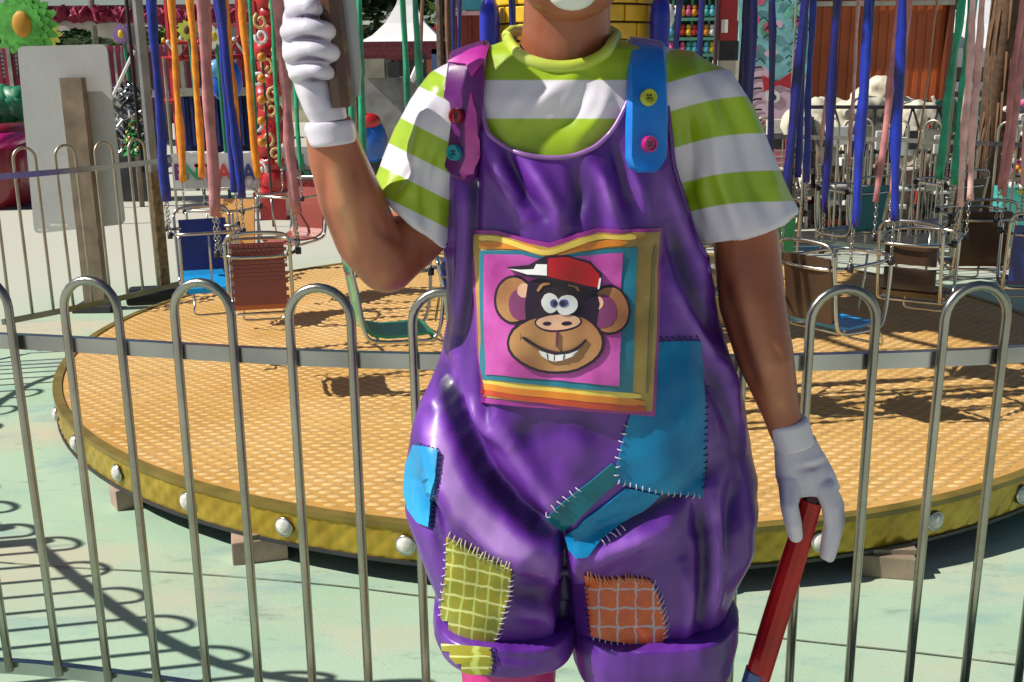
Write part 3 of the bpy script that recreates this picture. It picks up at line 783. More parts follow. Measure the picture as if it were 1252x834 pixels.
# large teal patch by the pocket, lower bow strips
p1 = [(800, 418), (856, 416), (858, 470), (862, 520), (860, 608), (822, 604), (782, 597), (750, 588), (760, 540), (770, 506), (800, 508)]
o = decal('teal_patch', p1, tealc, .004); stitches([(862, 470), (861, 520), (860, 600)], thread_d, 16, 8, parent=statue); stitches([(858, 606), (820, 602), (780, 595), (752, 586)], thread_l, 14, 9)
stitches([(752, 585), (760, 540), (768, 515)], thread_l, 7, 8); stitches([(805, 416), (856, 414)], thread_d, 7, 9)
decal('teal_strip', [(668, 632), (690, 612), (722, 588), (748, 566), (756, 572), (752, 590), (736, 605), (700, 640), (686, 650)], tealg, .004)
decal('teal_strip', [(694, 655), (712, 636), (745, 612), (765, 596), (806, 603), (790, 622), (760, 640), (735, 660), (720, 680), (705, 682), (698, 672)], tealc, .005)
stitches([(668, 632), (690, 612), (712, 596)], thread_l, 6, 11); stitches([(733, 664), (765, 643)], thread_l, 5, 11)
# cyan patch on the hip
o = decal('cyan_patch', [(510, 543), (536, 552), (534, 590), (528, 620), (526, 645), (514, 638), (503, 622), (498, 600), (501, 566)], cyanc, .0075, sp=4)
stitches([(510, 544), (536, 553)], thread_d, 6, 8); stitches([(536, 555), (534, 590), (528, 620), (526, 645)], thread_d, 15, 8)
def plaid(name, base, base2, l1, l2, nxx, nyy, wd):
    m = bpy.data.materials.new(name); m.use_nodes = True; t = m.node_tree; b = t.nodes['Principled BSDF']; b.inputs['Roughness'].default_value = .42; b.inputs['Coat Weight'].default_value = .2
    uvn = t.nodes.new('ShaderNodeUVMap'); uvn.uv_map = 'UVMap'; sp_ = t.nodes.new('ShaderNodeSeparateXYZ'); t.links.new(uvn.outputs[0], sp_.inputs[0])
    n = t.nodes.new('ShaderNodeTexNoise'); n.inputs['Scale'].default_value = 7; n.inputs['Detail'].default_value = 4; t.links.new(uvn.outputs[0], n.inputs[0])
    def line(sock, k):
        a = t.nodes.new('ShaderNodeMath'); a.operation = 'MULTIPLY_ADD'; a.inputs[1].default_value = k; t.links.new(sock, a.inputs[0])
        ns = t.nodes.new('ShaderNodeMath'); ns.operation = 'MULTIPLY'; ns.inputs[1].default_value = .35; t.links.new(n.outputs[0], ns.inputs[0]); t.links.new(ns.outputs[0], a.inputs[2])
        f = t.nodes.new('ShaderNodeMath'); f.operation = 'PINGPONG'; f.inputs[1].default_value = .5; t.links.new(a.outputs[0], f.inputs[0])
        g_ = t.nodes.new('ShaderNodeMapRange'); g_.inputs[1].default_value = wd; g_.inputs[2].default_value = wd * .45; t.links.new(f.outputs[0], g_.inputs[0]); return g_.outputs[0]
    def mix(f, a, b_):
        x = t.nodes.new('ShaderNodeMix'); x.data_type = 'RGBA'; t.links.new(f, x.inputs[0])
        for s, i in ((a, 6), (b_, 7)):
            if isinstance(s, tuple): x.inputs[i].default_value = (*s, 1)
            else: t.links.new(s, x.inputs[i])
        return x.outputs[2]
    r = t.nodes.new('ShaderNodeValToRGB'); r.color_ramp.elements[0].position = .35; r.color_ramp.elements[1].position = .65; r.color_ramp.elements[0].color = (*base, 1); r.color_ramp.elements[1].color = (*base2, 1); t.links.new(n.outputs[0], r.inputs[0])
    c = mix(line(sp_.outputs[0], nxx), r.outputs[0], l1); c = mix(line(sp_.outputs[1], nyy), c, l2)
    t.links.new(c, b.inputs['Base Color']); return m
yp = plaid('yellow_plaid', (.36, .30, .012), (.26, .28, .02), (.50, .58, .12), (.68, .72, .25), 5.5, 7, .11)
opm = plaid('orange_plaid', (.60, .10, .015), (.50, .07, .02), (.42, .36, .42), (.40, .34, .42), 4.4, 3.7, .07)
ypoly = [(548, 656), (565, 666), (590, 680), (612, 690), (626, 696), (622, 730), (612, 765), (605, 783), (596, 786), (570, 781), (540, 770), (542, 730), (546, 700)]
decal('yellow_plaid_patch', ypoly, yp, .004, uv=lambda x, y: ((x - 540) / 85 + (y - 700) * .0009, (y - 655 - .22 * (x - 545)) / 125))
stitches([(548, 656), (565, 666), (590, 680), (612, 690), (626, 696)], thread_y, 16, 13); stitches([(626, 698), (622, 730), (612, 765), (606, 782)], thread_l, 13, 10); stitches([(548, 660), (545, 700), (541, 740), (540, 765)], thread_l, 11, 7)
opoly = [(714, 702), (740, 707), (770, 705), (795, 708), (806, 730), (812, 755), (814, 775), (808, 785), (775, 786), (745, 782), (724, 776), (722, 750), (718, 725)]
decal('orange_plaid_patch', opoly, opm, .004, uv=lambda x, y: ((x - 716) / 95, (y - 700) / 85))
stitches([(716, 704), (740, 709), (770, 707), (795, 710)], mat('orange_thread', (.55, .22, .12), .6), 20, 12, slant=.5, jit=.6); stitches([(797, 712), (806, 732), (812, 756), (813, 780)], thread_l, 11, 12, slant=.6)
stitches([(810, 786), (775, 788), (745, 784), (724, 778)], thread_l, 12, 7); stitches([(718, 710), (720, 740), (723, 775)], mat('dark_red_thread', (.2, .02, .03), .6), 10, 9)

# ---- front pocket with the cartoon monkey
def pm(name, c, r=.38, c2=None): return mat(name, c, r, 0, .15, 14, .03, 100, .3, col2=c2)
EM = [('pocket_edge', [(581, 281), (610, 282), (645, 292), (672, 297), (700, 288), (730, 279), (770, 281), (806, 279), (804, 380), (800, 508), (700, 500), (588, 493), (584, 390)], pm('pocket_magenta', (.30, .03, .25)), .006),
      ('pocket_gold_band', [(584, 286), (612, 287), (645, 297), (672, 303), (700, 294), (730, 284), (770, 286), (802, 284), (800, 380), (796, 502), (700, 494), (591, 486), (587, 390)], pm('pocket_gold', (.26, .15, .035), .38, (.52, .36, .08)), .0072),
      ('pocket_red_band', ribbon([(588, 478), (640, 484), (700, 491), (788, 499)], 9), pm('pocket_red', (.50, .06, .02)), .0085),
      ('pocket_orange_band', ribbon([(590, 471), (640, 478), (700, 484), (786, 491)], 8), pm('pocket_orange', (.68, .22, .02)), .009),
      ('pocket_yellow_band', ribbon([(592, 463), (640, 471), (700, 477), (782, 483)], 7), pm('pocket_yellow', (.78, .58, .10)), .0086),
      ('pocket_orange_band', ribbon([(590, 299), (640, 301), (672, 312), (705, 303), (765, 295)], 9), pm('pocket_orange', (.68, .22, .02)), .0085),
      ('pocket_yellow_band', ribbon([(590, 291), (612, 292), (645, 303), (672, 309), (700, 299), (730, 290), (775, 291)], 6), pm('pocket_yellow', (.78, .58, .10)), .009),
      ('pocket_green_band', ribbon([(797, 300), (793, 380), (789, 480)], 4), pm('pocket_olive', (.22, .18, .06)), .0085),
      ('pocket_teal_band', [(591, 306), (640, 306), (672, 315), (705, 308), (777, 302), (774, 380), (771, 478), (700, 474), (594, 462), (592, 380)], pm('pocket_teal', (.01, .13, .20), .38, (.02, .20, .28)), .0100),
      ('pocket_panel', [(597, 311), (640, 311), (672, 319), (705, 313), (759, 309), (757, 390), (755, 470), (700, 466), (600, 456), (597, 380)], pm('pocket_pink', (.30, .02, .20), .35, (.66, .12, .50)), .0115)]
for nme, poly, m_, of_ in EM: decal(nme, poly, m_, of_, sp=6)
dk = pm('monkey_outline', (.018, .006, .02)); tanm = pm('monkey_tan', (.26, .09, .035), .38, (.50, .26, .10)); peach = pm('monkey_peach', (.72, .42, .28)); mauve = pm('monkey_mauve', (.20, .04, .13)); wht = pm('monkey_white', (.80, .80, .80))
MK = [('ear_outline', ell(631, 366, 23, 30), dk), ('ear_outline', ell(744, 379, 25, 30), dk), ('ear', ell(631, 366, 20, 27), tanm), ('ear', ell(744, 379, 22, 27), tanm),
      ('inner_ear', ell(639, 372, 13, 19), mauve), ('inner_ear', ell(736, 381, 15, 20), mauve), ('ear_curl', ell(643, 355, 7, 9), peach), ('ear_curl', ell(732, 371, 6, 8), peach),
      ('monkey_head', [(648, 345), (668, 338), (700, 342), (728, 352), (734, 372), (730, 396), (720, 412), (645, 405), (644, 375)], dk),
      ('muzzle_outline', ell(682, 418, 58, 38), dk), ('muzzle', ell(682, 418, 54.5, 34.5), tanm),
      ('nose_outline', ell(682, 393, 28, 12), dk), ('nose', ell(682, 393, 26, 9.6), peach), ('nostril', ell(669, 394, 5.5, 2.5), dk), ('nostril', ell(693, 395, 5.5, 2.5), dk),
      ('brow', ribbon([(660, 356), (665, 348), (674, 345)], 3), tanm), ('brow', ribbon([(692, 347), (700, 349), (705, 355)], 3), tanm),
      ('eye', ell(673, 369, 10, 12), wht), ('eye', ell(692, 372, 12, 12.5), wht), ('pupil', ell(677, 369, 4.8, 5.2), pm('monkey_blue', (.06, .09, .30))), ('pupil', ell(688, 369, 5, 5), pm('monkey_blue', (.06, .09, .30))),
      ('pupil_centre', ell(678, 369, 2.4, 2.8), dk), ('pupil_centre', ell(687, 369, 2.5, 2.7), dk),
      ('mouth_line', ribbon([(641, 411), (655, 421), (672, 427), (690, 429), (704, 424), (716, 414)], 3), dk), ('teeth', [(658, 426), (668, 429), (682, 431.5), (696, 430), (706, 426), (700, 433), (690, 438), (680, 439.5), (669, 437), (661, 432)], wht), ('tooth_gap', ribbon([(680, 431), (680, 439)], 1.1), dk), ('tooth_gap', ribbon([(669, 429), (670, 437)], 1.1), dk), ('tooth_gap', ribbon([(692, 430), (691, 437)], 1.1), dk),
      ('lip_crease', ribbon([(682, 403), (682, 422)], 1.5), mauve),
      ('cap_outline', [(624, 326), (650, 323), (668, 313), (692, 312), (718, 319), (735, 334), (734, 356), (704, 350), (672, 341), (645, 338)], dk),
      ('cap_crown', [(672, 316), (692, 314.5), (716, 321.5), (732, 336), (731, 352), (704, 346), (672, 337)], pm('cap_red', (.42, .01, .015))),
      ('cap_brim', [(627, 328), (640, 329), (656, 328), (659, 322), (671, 323), (671, 336), (648, 335)], wht), ('cap_button', ribbon([(733, 340), (731, 354)], 2.5), wht)]
for i, (nme, poly, m_) in enumerate(MK): decal(nme, poly, m_, .0128 + .00022 * i, sp=6)

# ---- straps and buttons
V_all = BVHTree.FromPolygons([tuple(v) for v in V0], P0)
stm = mat('magenta_strap', (.40, .02, .27), .35, 0, .2, 9, .05, 80, .35, col2=(.56, .05, .40))
stb = mat('bright_blue_strap', (.006, .14, .62), .33, 0, .2, 9, .05, 80, .35, col2=(.01, .26, .78))
def strap_band(name, rows, m, th=.009, off=.004):
    for _ in range(2):
        rows = [rows[0]] + [tuple(rows[i][k] * .5 + rows[i - 1][k] * .25 + rows[i + 1][k] * .25 for k in (0, 1)) if 2 < i < len(rows) - 2 else rows[i] for i in range(1, len(rows) - 1)] + [rows[-1]]
    vs = []; fs = []
    for (a, b) in rows:
        h = Vector((0, -.0, 0)); t = (b - a).normalized(); nrm = Vector((0, -1, .25)).normalized() if True else None
        vs += [a, b]
    n_ = len(rows); mb = MB(); V2 = []
    for i, (a, b) in enumerate(rows):
        c = (a + b) / 2; pa = rows[max(i - 1, 0)]; pb = rows[min(i + 1, n_ - 1)]
        tt = ((pb[0] + pb[1]) - (pa[0] + pa[1])).normalized(); ac = (b - a).normalized(); nn = tt.cross(ac).normalized()
        if nn.y > 0 and i < n_ * .6: nn = -nn
        if nn.dot(c - Vector((ST.x, ST.y, c.z - .08))) < 0: nn = -nn
        V2 += [a + nn * th * .35, a.lerp(b, .08) + nn * th, a.lerp(b, .5) + nn * th * 1.15, a.lerp(b, .92) + nn * th, b + nn * th * .35, b - nn * th * .3, a - nn * th * .3]
    k = 7
    for i in range(n_ - 1):
        for j in range(k): fs.append((i * k + j, i * k + (j + 1) % k, (i + 1) * k + (j + 1) % k, (i + 1) * k + j))
    fs += [tuple(range(k - 1, -1, -1)), tuple((n_ - 1) * k + j for j in range(k))]
    mb.add(V2, fs); return mb.build(name, m, statue, True)
def fr(x0, y0, x1, y1, off=.006): return (hit(x0, y0, V_all, off)[0], hit(x1, y1, V_all, off)[0])
def sh(px, py, Y): return P(px, py, Y)
# left strap rows from tab end up over the shoulder and down the back
L = [fr(566, 222, 576, 222), fr(556, 216, 583, 216), fr(550, 205, 587, 205), fr(546, 185, 589, 185), fr(545, 160, 590, 158), fr(545, 135, 591, 133), fr(546, 112, 592, 108),
     (sh(548, 92, 1.515), sh(594, 82, 1.515)), (sh(549, 76, 1.545), sh(596, 62, 1.545)), (sh(550, 67, 1.58), sh(597, 50, 1.58)), (sh(551, 64, 1.63), sh(598, 47, 1.63)), (sh(553, 72, 1.69), sh(600, 56, 1.69)), (sh(556, 100, 1.735), sh(604, 90, 1.74)), (sh(570, 160, 1.76), sh(620, 160, 1.765))]
strap_shade = mat('shaded_magenta_strap', (.075, .006, .10), .36, 0, .2, 9, .05, 80, .2, col2=(.14, .012, .17))  # magenta strap with the raised hand's shade put into its colour
so_ = strap_band('shoulder_strap', L, strap_shade, .008)
sb_ = BVHTree.FromPolygons([tuple(v.co + wloc(so_)) for v in so_.data.vertices], [tuple(p.vertices) for p in so_.data.polygons])
decal('lit_strap_patch', [(577, 112), (583, 140), (585, 190), (578, 211), (567, 217), (563, 210), (571, 192), (570, 150)], stm, .0035, 6, sb_)  # sunlit slivers of the same strap, laid on as brighter patches
decal('lit_strap_patch', [(549, 76), (574, 63), (596, 56), (592, 74), (577, 94), (570, 80), (556, 78)], stm, .0035, 6, sb_)
Rr = [fr(778, 211, 798, 211), fr(770, 204, 806, 204), fr(766, 192, 811, 192), fr(765, 165, 812, 165), fr(765, 135, 812, 135), fr(766, 110, 812, 110),
      (sh(767, 88, 1.512), sh(813, 88, 1.515)), (sh(768, 66, 1.54), sh(814, 68, 1.545)), (sh(768, 48, 1.58), sh(814, 54, 1.58)), (sh(766, 42, 1.63), sh(812, 50, 1.63)), (sh(764, 52, 1.69), sh(810, 60, 1.69)), (sh(760, 90, 1.735), sh(806, 95, 1.735)), (sh(745, 160, 1.76), sh(790, 160, 1.765))]
strap_band('shoulder_strap', Rr, stb, .008)
def button(px, py, m, r=.0115, off=.014):
    p, n_ = hit(px, py, V_all, off); q = n_.to_track_quat('Z', 'Y').to_matrix()
    mb = MB().lathe([(.001, .0035), (r * .62, .0035), (r * .7, .006), (r * .92, .006), (r, .003), (r, -.003)], p, 20, M=q)
    o = mb.build('button', m, statue, True)
    for k in range(4):
        a = PI / 4 + k * PI / 2; c = p + q @ Vector((math.cos(a) * r * .28, math.sin(a) * r * .28, .0036))
        MB().lathe([(.0003, .0004), (.0016, .0004), (.0018, -.001)], c, 8, M=q).build('button_hole', dk, o)
    return o
button(788, 123, mat('yellow_button', (.52, .55, .03), .3, 0, .1, 9, 0, 60, .5)); button(787, 176, mat('magenta_button', (.42, .01, .16), .3, 0, .1, 9, 0, 60, .5))
button(564, 186, mat('turquoise_button', (.01, .32, .40), .3, 0, .1, 9, 0, 60, .5)); button(566, 142, mat('dark_red_button', (.25, .01, .02), .3, 0, .1, 9, 0, 60, .5))

# ---- cuffs
for rows in ([(718, 543, 722, 694, .172, .15), (721, 533, 725, 702, .190, .160), (738, 532, 742, 703, .193, .162), (750, 537, 754, 701, .190, .158), (754, 541, 758, 697, .180, .15)],
             [(726, 700, 714, 884, .170, .15), (729, 694, 717, 892, .190, .160), (752, 694, 742, 892, .193, .162), (782, 698, 772, 886, .190, .158), (786, 703, 776, 882, .180, .15)]):
    mb = MB(); loft(mb, rows, ex=3.0); Vc, Pc, Nc = remesh(mb, .004, 3)
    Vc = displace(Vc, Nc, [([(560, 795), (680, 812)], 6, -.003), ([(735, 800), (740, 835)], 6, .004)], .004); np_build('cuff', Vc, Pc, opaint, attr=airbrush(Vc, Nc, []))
    if rows[0][1] < 600:
        cb = BVHTree.FromPolygons([tuple(v) for v in Vc], Pc)
        decal('yellow_plaid_patch', [(541, 786), (560, 789), (600, 793), (603, 808), (600, 824), (575, 823), (555, 817), (543, 804)], yp, .003, bvh=cb, uv=lambda x, y: ((x - 540) / 85 * .3, (y - 655) / 95))
        stitches([(601, 792), (603, 808), (600, 824)], thread_d, 6, 9, bvh=cb)

# ---- skin: neck and head, arms
skin = mat('painted_skin', (.26, .075, .036), .42, 0, .12, 6, .08, 120, .15, col2=(.38, .13, .062))
mb = MB(); r = .062
capsules(mb, [P(688, 125, 1.625), P(690, 80, 1.61), P(693, 30, 1.595), P(694, -30, 1.575)], [.098, .070, .0630, .0605], 24)
mb.ball(P(697, -24, 1.50), .048, 18)
hc = P(697, -100, 1.53)
mb.ball(hc, .115, 24, (.88, 1.0, 1.12)); mb.ball(hc + Vector((0, -.03, -.075)), .075, 20, (.95, .9, .8))
mb.ball(hc + Vector((-.1, .01, -.01)), .03, 12, (.5, .8, 1.2)); mb.ball(hc + Vector((.1, .01, -.01)), .03, 12, (.5, .8, 1.2))
V, Pf, NN = remesh(mb, .004, 5); np_build('head', V, Pf, skin)
head_bvh = BVHTree.FromPolygons([tuple(v) for v in V], Pf)
mb = MB(); mb.ball(P(700, -7, 1.452), .031, 20, (1.0, .75, .66)); mb.build('white_mouth', mat('white_greasepaint', (.72, .74, .70), .4), statue, 'all')
mb = MB(); mb.tube(catmull([P(683, -15, 1.432), P(700, -12, 1.428), P(717, -15, 1.432)], 5), .003, 8); mb.build('lips', redp, statue, 'all')
MB().ball(hc + Vector((0, -.13, -.022)), .024, 16).build('red_nose', redp, statue, 'all')
for s in (-1, 1):
    e_ = MB().ball(hc + Vector((.036 * s, -.098, .022)), .02, 16, (.9, .6, 1.2)).build('eye', wht, statue, 'all'); MB().ball(hc + Vector((.036 * s, -.112, .02)), .008, 10, (1, .5, 1)).build('pupil', black, e_, 'all')
    mb = MB()
    for k in range(9): mb.ball(hc + Vector((s * random.uniform(.095, .125), random.uniform(-.02, .06), random.uniform(.0, .08))), random.uniform(.025, .035), 10, jit=.3)
    mb.build('hair_tuft', mat('orange_hair', (.6, .13, .02), .7), statue, 'all')
MB().lathe([(.085, .20), (.09, .12), (.10, .09), (.16, .078), (.175, .082), (.175, .088), (.10, .10), (.098, .13), (.088, .215), (.001, .22)], hc, 32).build('hat', mat('hat_purple', (.2, .02, .3), .5), statue, 'x')

gl = mat('glove_paint', (.66, .62, .72), .4, 0, .1, 8, .06, 100, .2, col2=(.74, .72, .76))
mb = MB()
capsules(mb, [P(545, 225, 1.63), P(512, 282, 1.60), P(473, 320, 1.56), P(449, 292, 1.54), P(428, 240, 1.515), P(412, 195, 1.505), P(406, 165, 1.50)],
         [.045, .047, .0465, .0480, .0465, .0395, .0350], 20)
V, Pf, NN = remesh(mb, .004, 8)
sk_f = [([(404, 180), (418, 250), (440, 320)], 13, .016), ([(452, 255), (464, 285), (500, 303)], 7, -.010), ([(395, 200), (398, 260), (425, 335)], 7, -.010), ([(455, 345), (490, 335)], 10, .010), ([(428, 190), (440, 240)], 6, -.008)]
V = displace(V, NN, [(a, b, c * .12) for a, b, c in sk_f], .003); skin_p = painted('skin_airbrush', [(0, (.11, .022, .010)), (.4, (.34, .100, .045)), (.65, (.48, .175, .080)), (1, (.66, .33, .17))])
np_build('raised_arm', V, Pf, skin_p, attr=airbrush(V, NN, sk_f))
mb = MB()
capsules(mb, [P(885, 210, 1.63), P(911, 290, 1.62), P(919, 370, 1.585), P(936, 440, 1.56), P(955, 505, 1.55), P(962, 530, 1.548)],
         [.045, .0505, .050, .0425, .0295, .027], 20)
V, Pf, NN = remesh(mb, .004, 8)
sk_f = [([(905, 330), (925, 400), (950, 480)], 14, .008), ([(885, 320), (905, 400), (935, 490)], 8, -.014), ([(955, 330), (972, 420), (980, 500)], 7, -.008), ([(950, 480), (962, 512)], 9, .018), ([(915, 350), (930, 345)], 6, -.006)]
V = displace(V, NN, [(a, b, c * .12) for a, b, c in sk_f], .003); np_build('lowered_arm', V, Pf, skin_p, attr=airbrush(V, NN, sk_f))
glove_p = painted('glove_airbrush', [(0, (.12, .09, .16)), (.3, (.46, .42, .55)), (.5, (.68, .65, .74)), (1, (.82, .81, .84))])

# ---- raised glove
YH = 1.475
mb = MB(); k_ = YH / 1300 * 1.0
def H(px, py, y=YH): return P(px, py, y)
mb2 = MB(); loft(mb2, [(150, 374, 146, 430, .033, .033), (158, 372, 152, 434, .035, .035), (176, 379, 171, 436, .036, .036), (180, 382, 174, 434, .034, .034)], Yc=1.49, n=32, ex=2.1)
V, Pf, NN = remesh(mb2, .0022, 2); np_build('glove_cuff', V, Pf, gl)
loft(mb, [(-4, 352, -4, 384, .012, .02), (20, 345, 20, 394, .020, .028), (60, 345, 58, 400, .026, .03), (85, 351, 84, 402, .026, .03), (90, 356, 88, 404, .027, .034), (115, 364, 112, 412, .030, .034), (138, 374, 132, 422, .029, .032), (152, 382, 145, 424, .026, .028)], Yc=1.485, n=28, ex=2.2)
fing = [((358, 12), (374, 6), (386, 11), .0118), ((354, 37), (376, 33), (402, 39), .0136), ((357, 64), (380, 60), (407, 65), .0134), ((362, 88), (384, 85), (403, 89), .0105)]
for (a, b, c, r_) in fing:
    q_ = catmull([H(a[0] + 4, a[1] + 4, 1.50), H(a[0], a[1] + 2, 1.470), H((a[0] + b[0]) / 2, (a[1] + b[1]) / 2 + 1, 1.452), H(b[0] + 4, b[1] + 2, 1.444), H(c[0] - 9, c[1] - 1, 1.446), H(c[0], c[1], 1.458)], 3); capsules(mb, q_, [r_] * (len(q_) - 2) + [r_ * .93, r_ * .84], 14)
capsules(mb, [H(378, 60, 1.51), H(362, 0, 1.50), H(360, 10, 1.49)], [.022, .018, .014], 14)
capsules(mb, [H(404, 112, 1.50), H(414, 90, 1.512), H(416, 60, 1.515), H(410, 30, 1.51)], [.017, .013, .012, .010], 14)
V, Pf, NN = remesh(mb, .0021, 2)
gf = [([(352, 25), (375, 19), (402, 25)], 3.5, -.03), ([(344, 52), (375, 45), (410, 52)], 3.5, -.03), ([(350, 79), (378, 71), (412, 78)], 3.5, -.03), ([(358, 104), (380, 97), (408, 100)], 4, -.022), ([(356, 36), (385, 31)], 5, .012), ([(358, 60), (390, 57)], 5, .012), ([(366, 86), (392, 83)], 4, .012), ([(398, 105), (410, 138)], 7, -.016), ([(374, 110), (392, 145)], 8, -.006), ([(368, 95), (376, 140)], 5, .010)]
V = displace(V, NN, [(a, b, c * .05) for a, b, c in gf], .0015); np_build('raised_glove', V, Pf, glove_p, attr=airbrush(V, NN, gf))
# ---- lowered glove
mb2 = MB(); loft(mb2, [(519, 940, 508, 984, .028, .028), (523, 939, 511, 988, .031, .031), (548, 947, 536, 995, .032, .032), (551, 948, 539, 994, .030, .030)], Yc=1.548, n=32, ex=2.1)
V, Pf, NN = remesh(mb2, .0022, 2); np_build('glove_cuff', V, Pf, gl)
mb = MB(); loft(mb, [(540, 946, 532, 996, .026, .026), (560, 946, 548, 1004, .027, .028), (585, 948, 572, 1018, .027, .030), (606, 955, 596, 1028, .024, .030)], Yc=1.55, n=28, ex=2.2)
capsules(mb, [H(966, 590, 1.54), H(965, 618, 1.520), H(970, 640, 1.515), H(973, 655, 1.518)], [.020, .0150, .0145, .0125], 14)
for i, (dy_, dpx) in enumerate(((0, 0), (.027, 4), (.054, 4), (.080, -2))):
    y0 = 1.528 + dy_; L_ = 1 - .07 * abs(i - 1)
    capsules(mb, [H(1008, 596, y0 + .008), H(1017 + dpx, 618, y0), H(1019 + dpx, 640, y0), H(1010 + dpx, 640 + 40 * L_, y0 + .002)], [.0185, .0155, .0138, .0100], 14)
V, Pf, NN = remesh(mb, .0021, 3)
gf = [([(975, 568), (995, 565), (1008, 558)], 4, .02), ([(975, 576), (996, 573), (1010, 566)], 4, -.018), ([(985, 600), (990, 620)], 7, -.02), ([(1030, 600), (1032, 650), (1024, 680)], 6, -.016), ([(950, 560), (954, 600), (958, 640)], 5, -.010), ([(970, 610), (972, 645)], 6, .010), ([(1008, 610), (1012, 660)], 6, .010), ([(945, 552), (990, 540)], 3, -.02)]
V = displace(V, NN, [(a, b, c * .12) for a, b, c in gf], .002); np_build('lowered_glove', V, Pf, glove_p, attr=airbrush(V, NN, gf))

# ---- legs, shoes and plinth (below the frame)
stock = mat('pink_stocking', (.50, .02, .20), .4, 0, .2)
zb = .03
for s, px in ((-1, 622), (1, 795)):
    c = P(px, 815, 1.62); mb = MB(); capsules(mb, [c + Vector((0, 0, .05)), c + Vector((0, 0, -.12)), Vector((c.x, 1.62, .26)), Vector((c.x, 1.63, .12))], [.085, .075, .062, .05], 18)
    V, Pf, NN = remesh(mb, .006, 5); np_build('stocking', V, Pf, stock)
    mb = MB(); mb.ball((c.x + s * .01, 1.54, .10), .085, 18, (.8, 1.7, .75)); mb.ball((c.x + s * .01, 1.44, .10), .085, 18, (1, 1, .85))
    V, Pf, NN = remesh(mb, .006, 5); V[:, 2] = np.maximum(V[:, 2], .041); np_build('shoe', V, Pf, yellowp)
mb = MB().box((ST.x, 1.57, .02), (.66, .56, .04), bev=.008); mb.build('plinth', wood, statue)

# ---- cane and handle
cane = empty('cane', PZ(922, 1010, 0), 'red cane with blue lower end held in the lowered glove', 'cane')
a = P(992, 612, 1.542); b = P(926, 828, 1.53); d = (b - a); d2 = d / d.z
bot = b + d2 * (0 - b.z)
cane.location = (bot.x, bot.y, 0)
cr = mat('red_lacquer', (.34, .003, .003), .3, 0, .3, 12, .05, 90, .15, col2=(.55, .006, .004), spec=.35)
MB().tube([a, a.lerp(b, .3), a.lerp(b, .7), b], [.0175, .0195, .0205, .0205], 12).build('red_shaft', cr, cane)
MB().tube([b + Vector((0, 0, .012)), b.lerp(bot, .5), bot + Vector((0, 0, .02))], [.0205, .02, .019], 10).build('blue_shaft', mat('blue_lacquer', (.01, .10, .35), .3, 0, .2, 9, 0, 60, .5), cane)
MB().tube([bot + Vector((0, 0, .025)), bot + Vector((0, 0, .001))], [.019, .019], 10).build('rubber_tip', black, cane)
MB().tube([a + (a - b).normalized() * .035, a], [.012, .015], 8).build('grip_end', mat('dark_red_grip', (.05, .004, .004), .3), cane)
hb = P(419, 131, 1.468); ht = P(384, -170, 1.468)
hd = empty('wooden_paddle', hb, 'dark brown wooden paddle shaft with grey edge gripped in the raised glove', 'paddle')
brn = mat('brown_wood', (.085, .035, .018), .4, 0, .3, 14, .15, 60, .3)
MB().tube([hb, hb.lerp(ht, .3), hb.lerp(ht, .8), ht], [.0165, .0165, .0155, .016], 8).build('wooden_shaft', brn, hd)
a = P(435, 118, 1.488); b = P(424, 5, 1.488); c = P(406, -170, 1.488)
mb = MB(); vs = []
for p, w_ in ((a, .005), (a.lerp(b, .3), .011), (b, .012), (c, .016)):
    for q in ((-w_, -.006), (w_, -.006), (w_, .006), (-w_, .006)): vs.append(p + Vector((q[0], q[1], 0)))
fs = [(0, 1, 2, 3), (15, 14, 13, 12)]
for i in range(3):
    for k in range(4): fs.append((4 * i + k, 4 * i + (k + 1) % 4, 4 * i + 4 + (k + 1) % 4, 4 * i + 4 + k))
mb.add(vs, fs).build('grey_blade', mat('grey_blade', (.42, .43, .44), .35, .3, .15), hd)

# ================================================================ BACKGROUND
def pz(px, py, Y): return P(px, py, Y)
def slab(px0, py0, px1, py1, Y, th, name, m, parent=None, mb=None, bev=.0, ground=False):
    a = P(px0, py0, Y); b = P(px1, py1, Y); z0 = 0 if ground else min(a.z, b.z); z1 = max(a.z, b.z)
    xm0, xm1 = P(px0, (py0 + py1) / 2, Y).x, P(px1, (py0 + py1) / 2, Y).x
    c = ((xm0 + xm1) / 2, Y + th / 2, (z0 + z1) / 2); d = (abs(xm1 - xm0), th, z1 - z0)
    if mb is not None: mb.box(c, d, bev=bev); return mb
    return MB().box(c, d, bev=bev).build(name, m, parent)
def root_at(name, px, Y, label, cat, group=None):
    c = P(px, 300, Y); return empty(name, (c.x, Y, 0), label, cat, group)
# --- sign seen from behind on its post
sg = root_at('signboard', 95, 6.75, 'blank grey back of a tall white sign screwed to a wooden post', 'sign')
tl, tr, br_, bl = P(21, 57, 6.72), P(130, 54, 6.72), P(153, 274, 6.72), P(42, 286, 6.72)
mb = MB(); q = [tl, tr, br_, bl]; vs = [v + Vector((0, d_, 0)) for d_ in (0, -.012) for v in q]
def rounded(q, r_=.04, k=4):
    out = []
    for i in range(4):
        p, a, b = q[i], q[i - 1], q[(i + 1) % 4]; u = (a - p).normalized() * r_; v = (b - p).normalized() * r_
        for j in range(k + 1):
            t = j / k; out.append((p + u) * (1 - t) ** 2 + p * 2 * t * (1 - t) + (p + v) * t * t)
    return out
rq = rounded(q); n_ = len(rq); vs = rq + [v + Vector((0, .012, 0)) for v in rq]
fs = [tuple(range(n_)), tuple(range(2 * n_ - 1, n_ - 1, -1))] + [(i, n_ + i, n_ + (i + 1) % n_, (i + 1) % n_) for i in range(n_)]
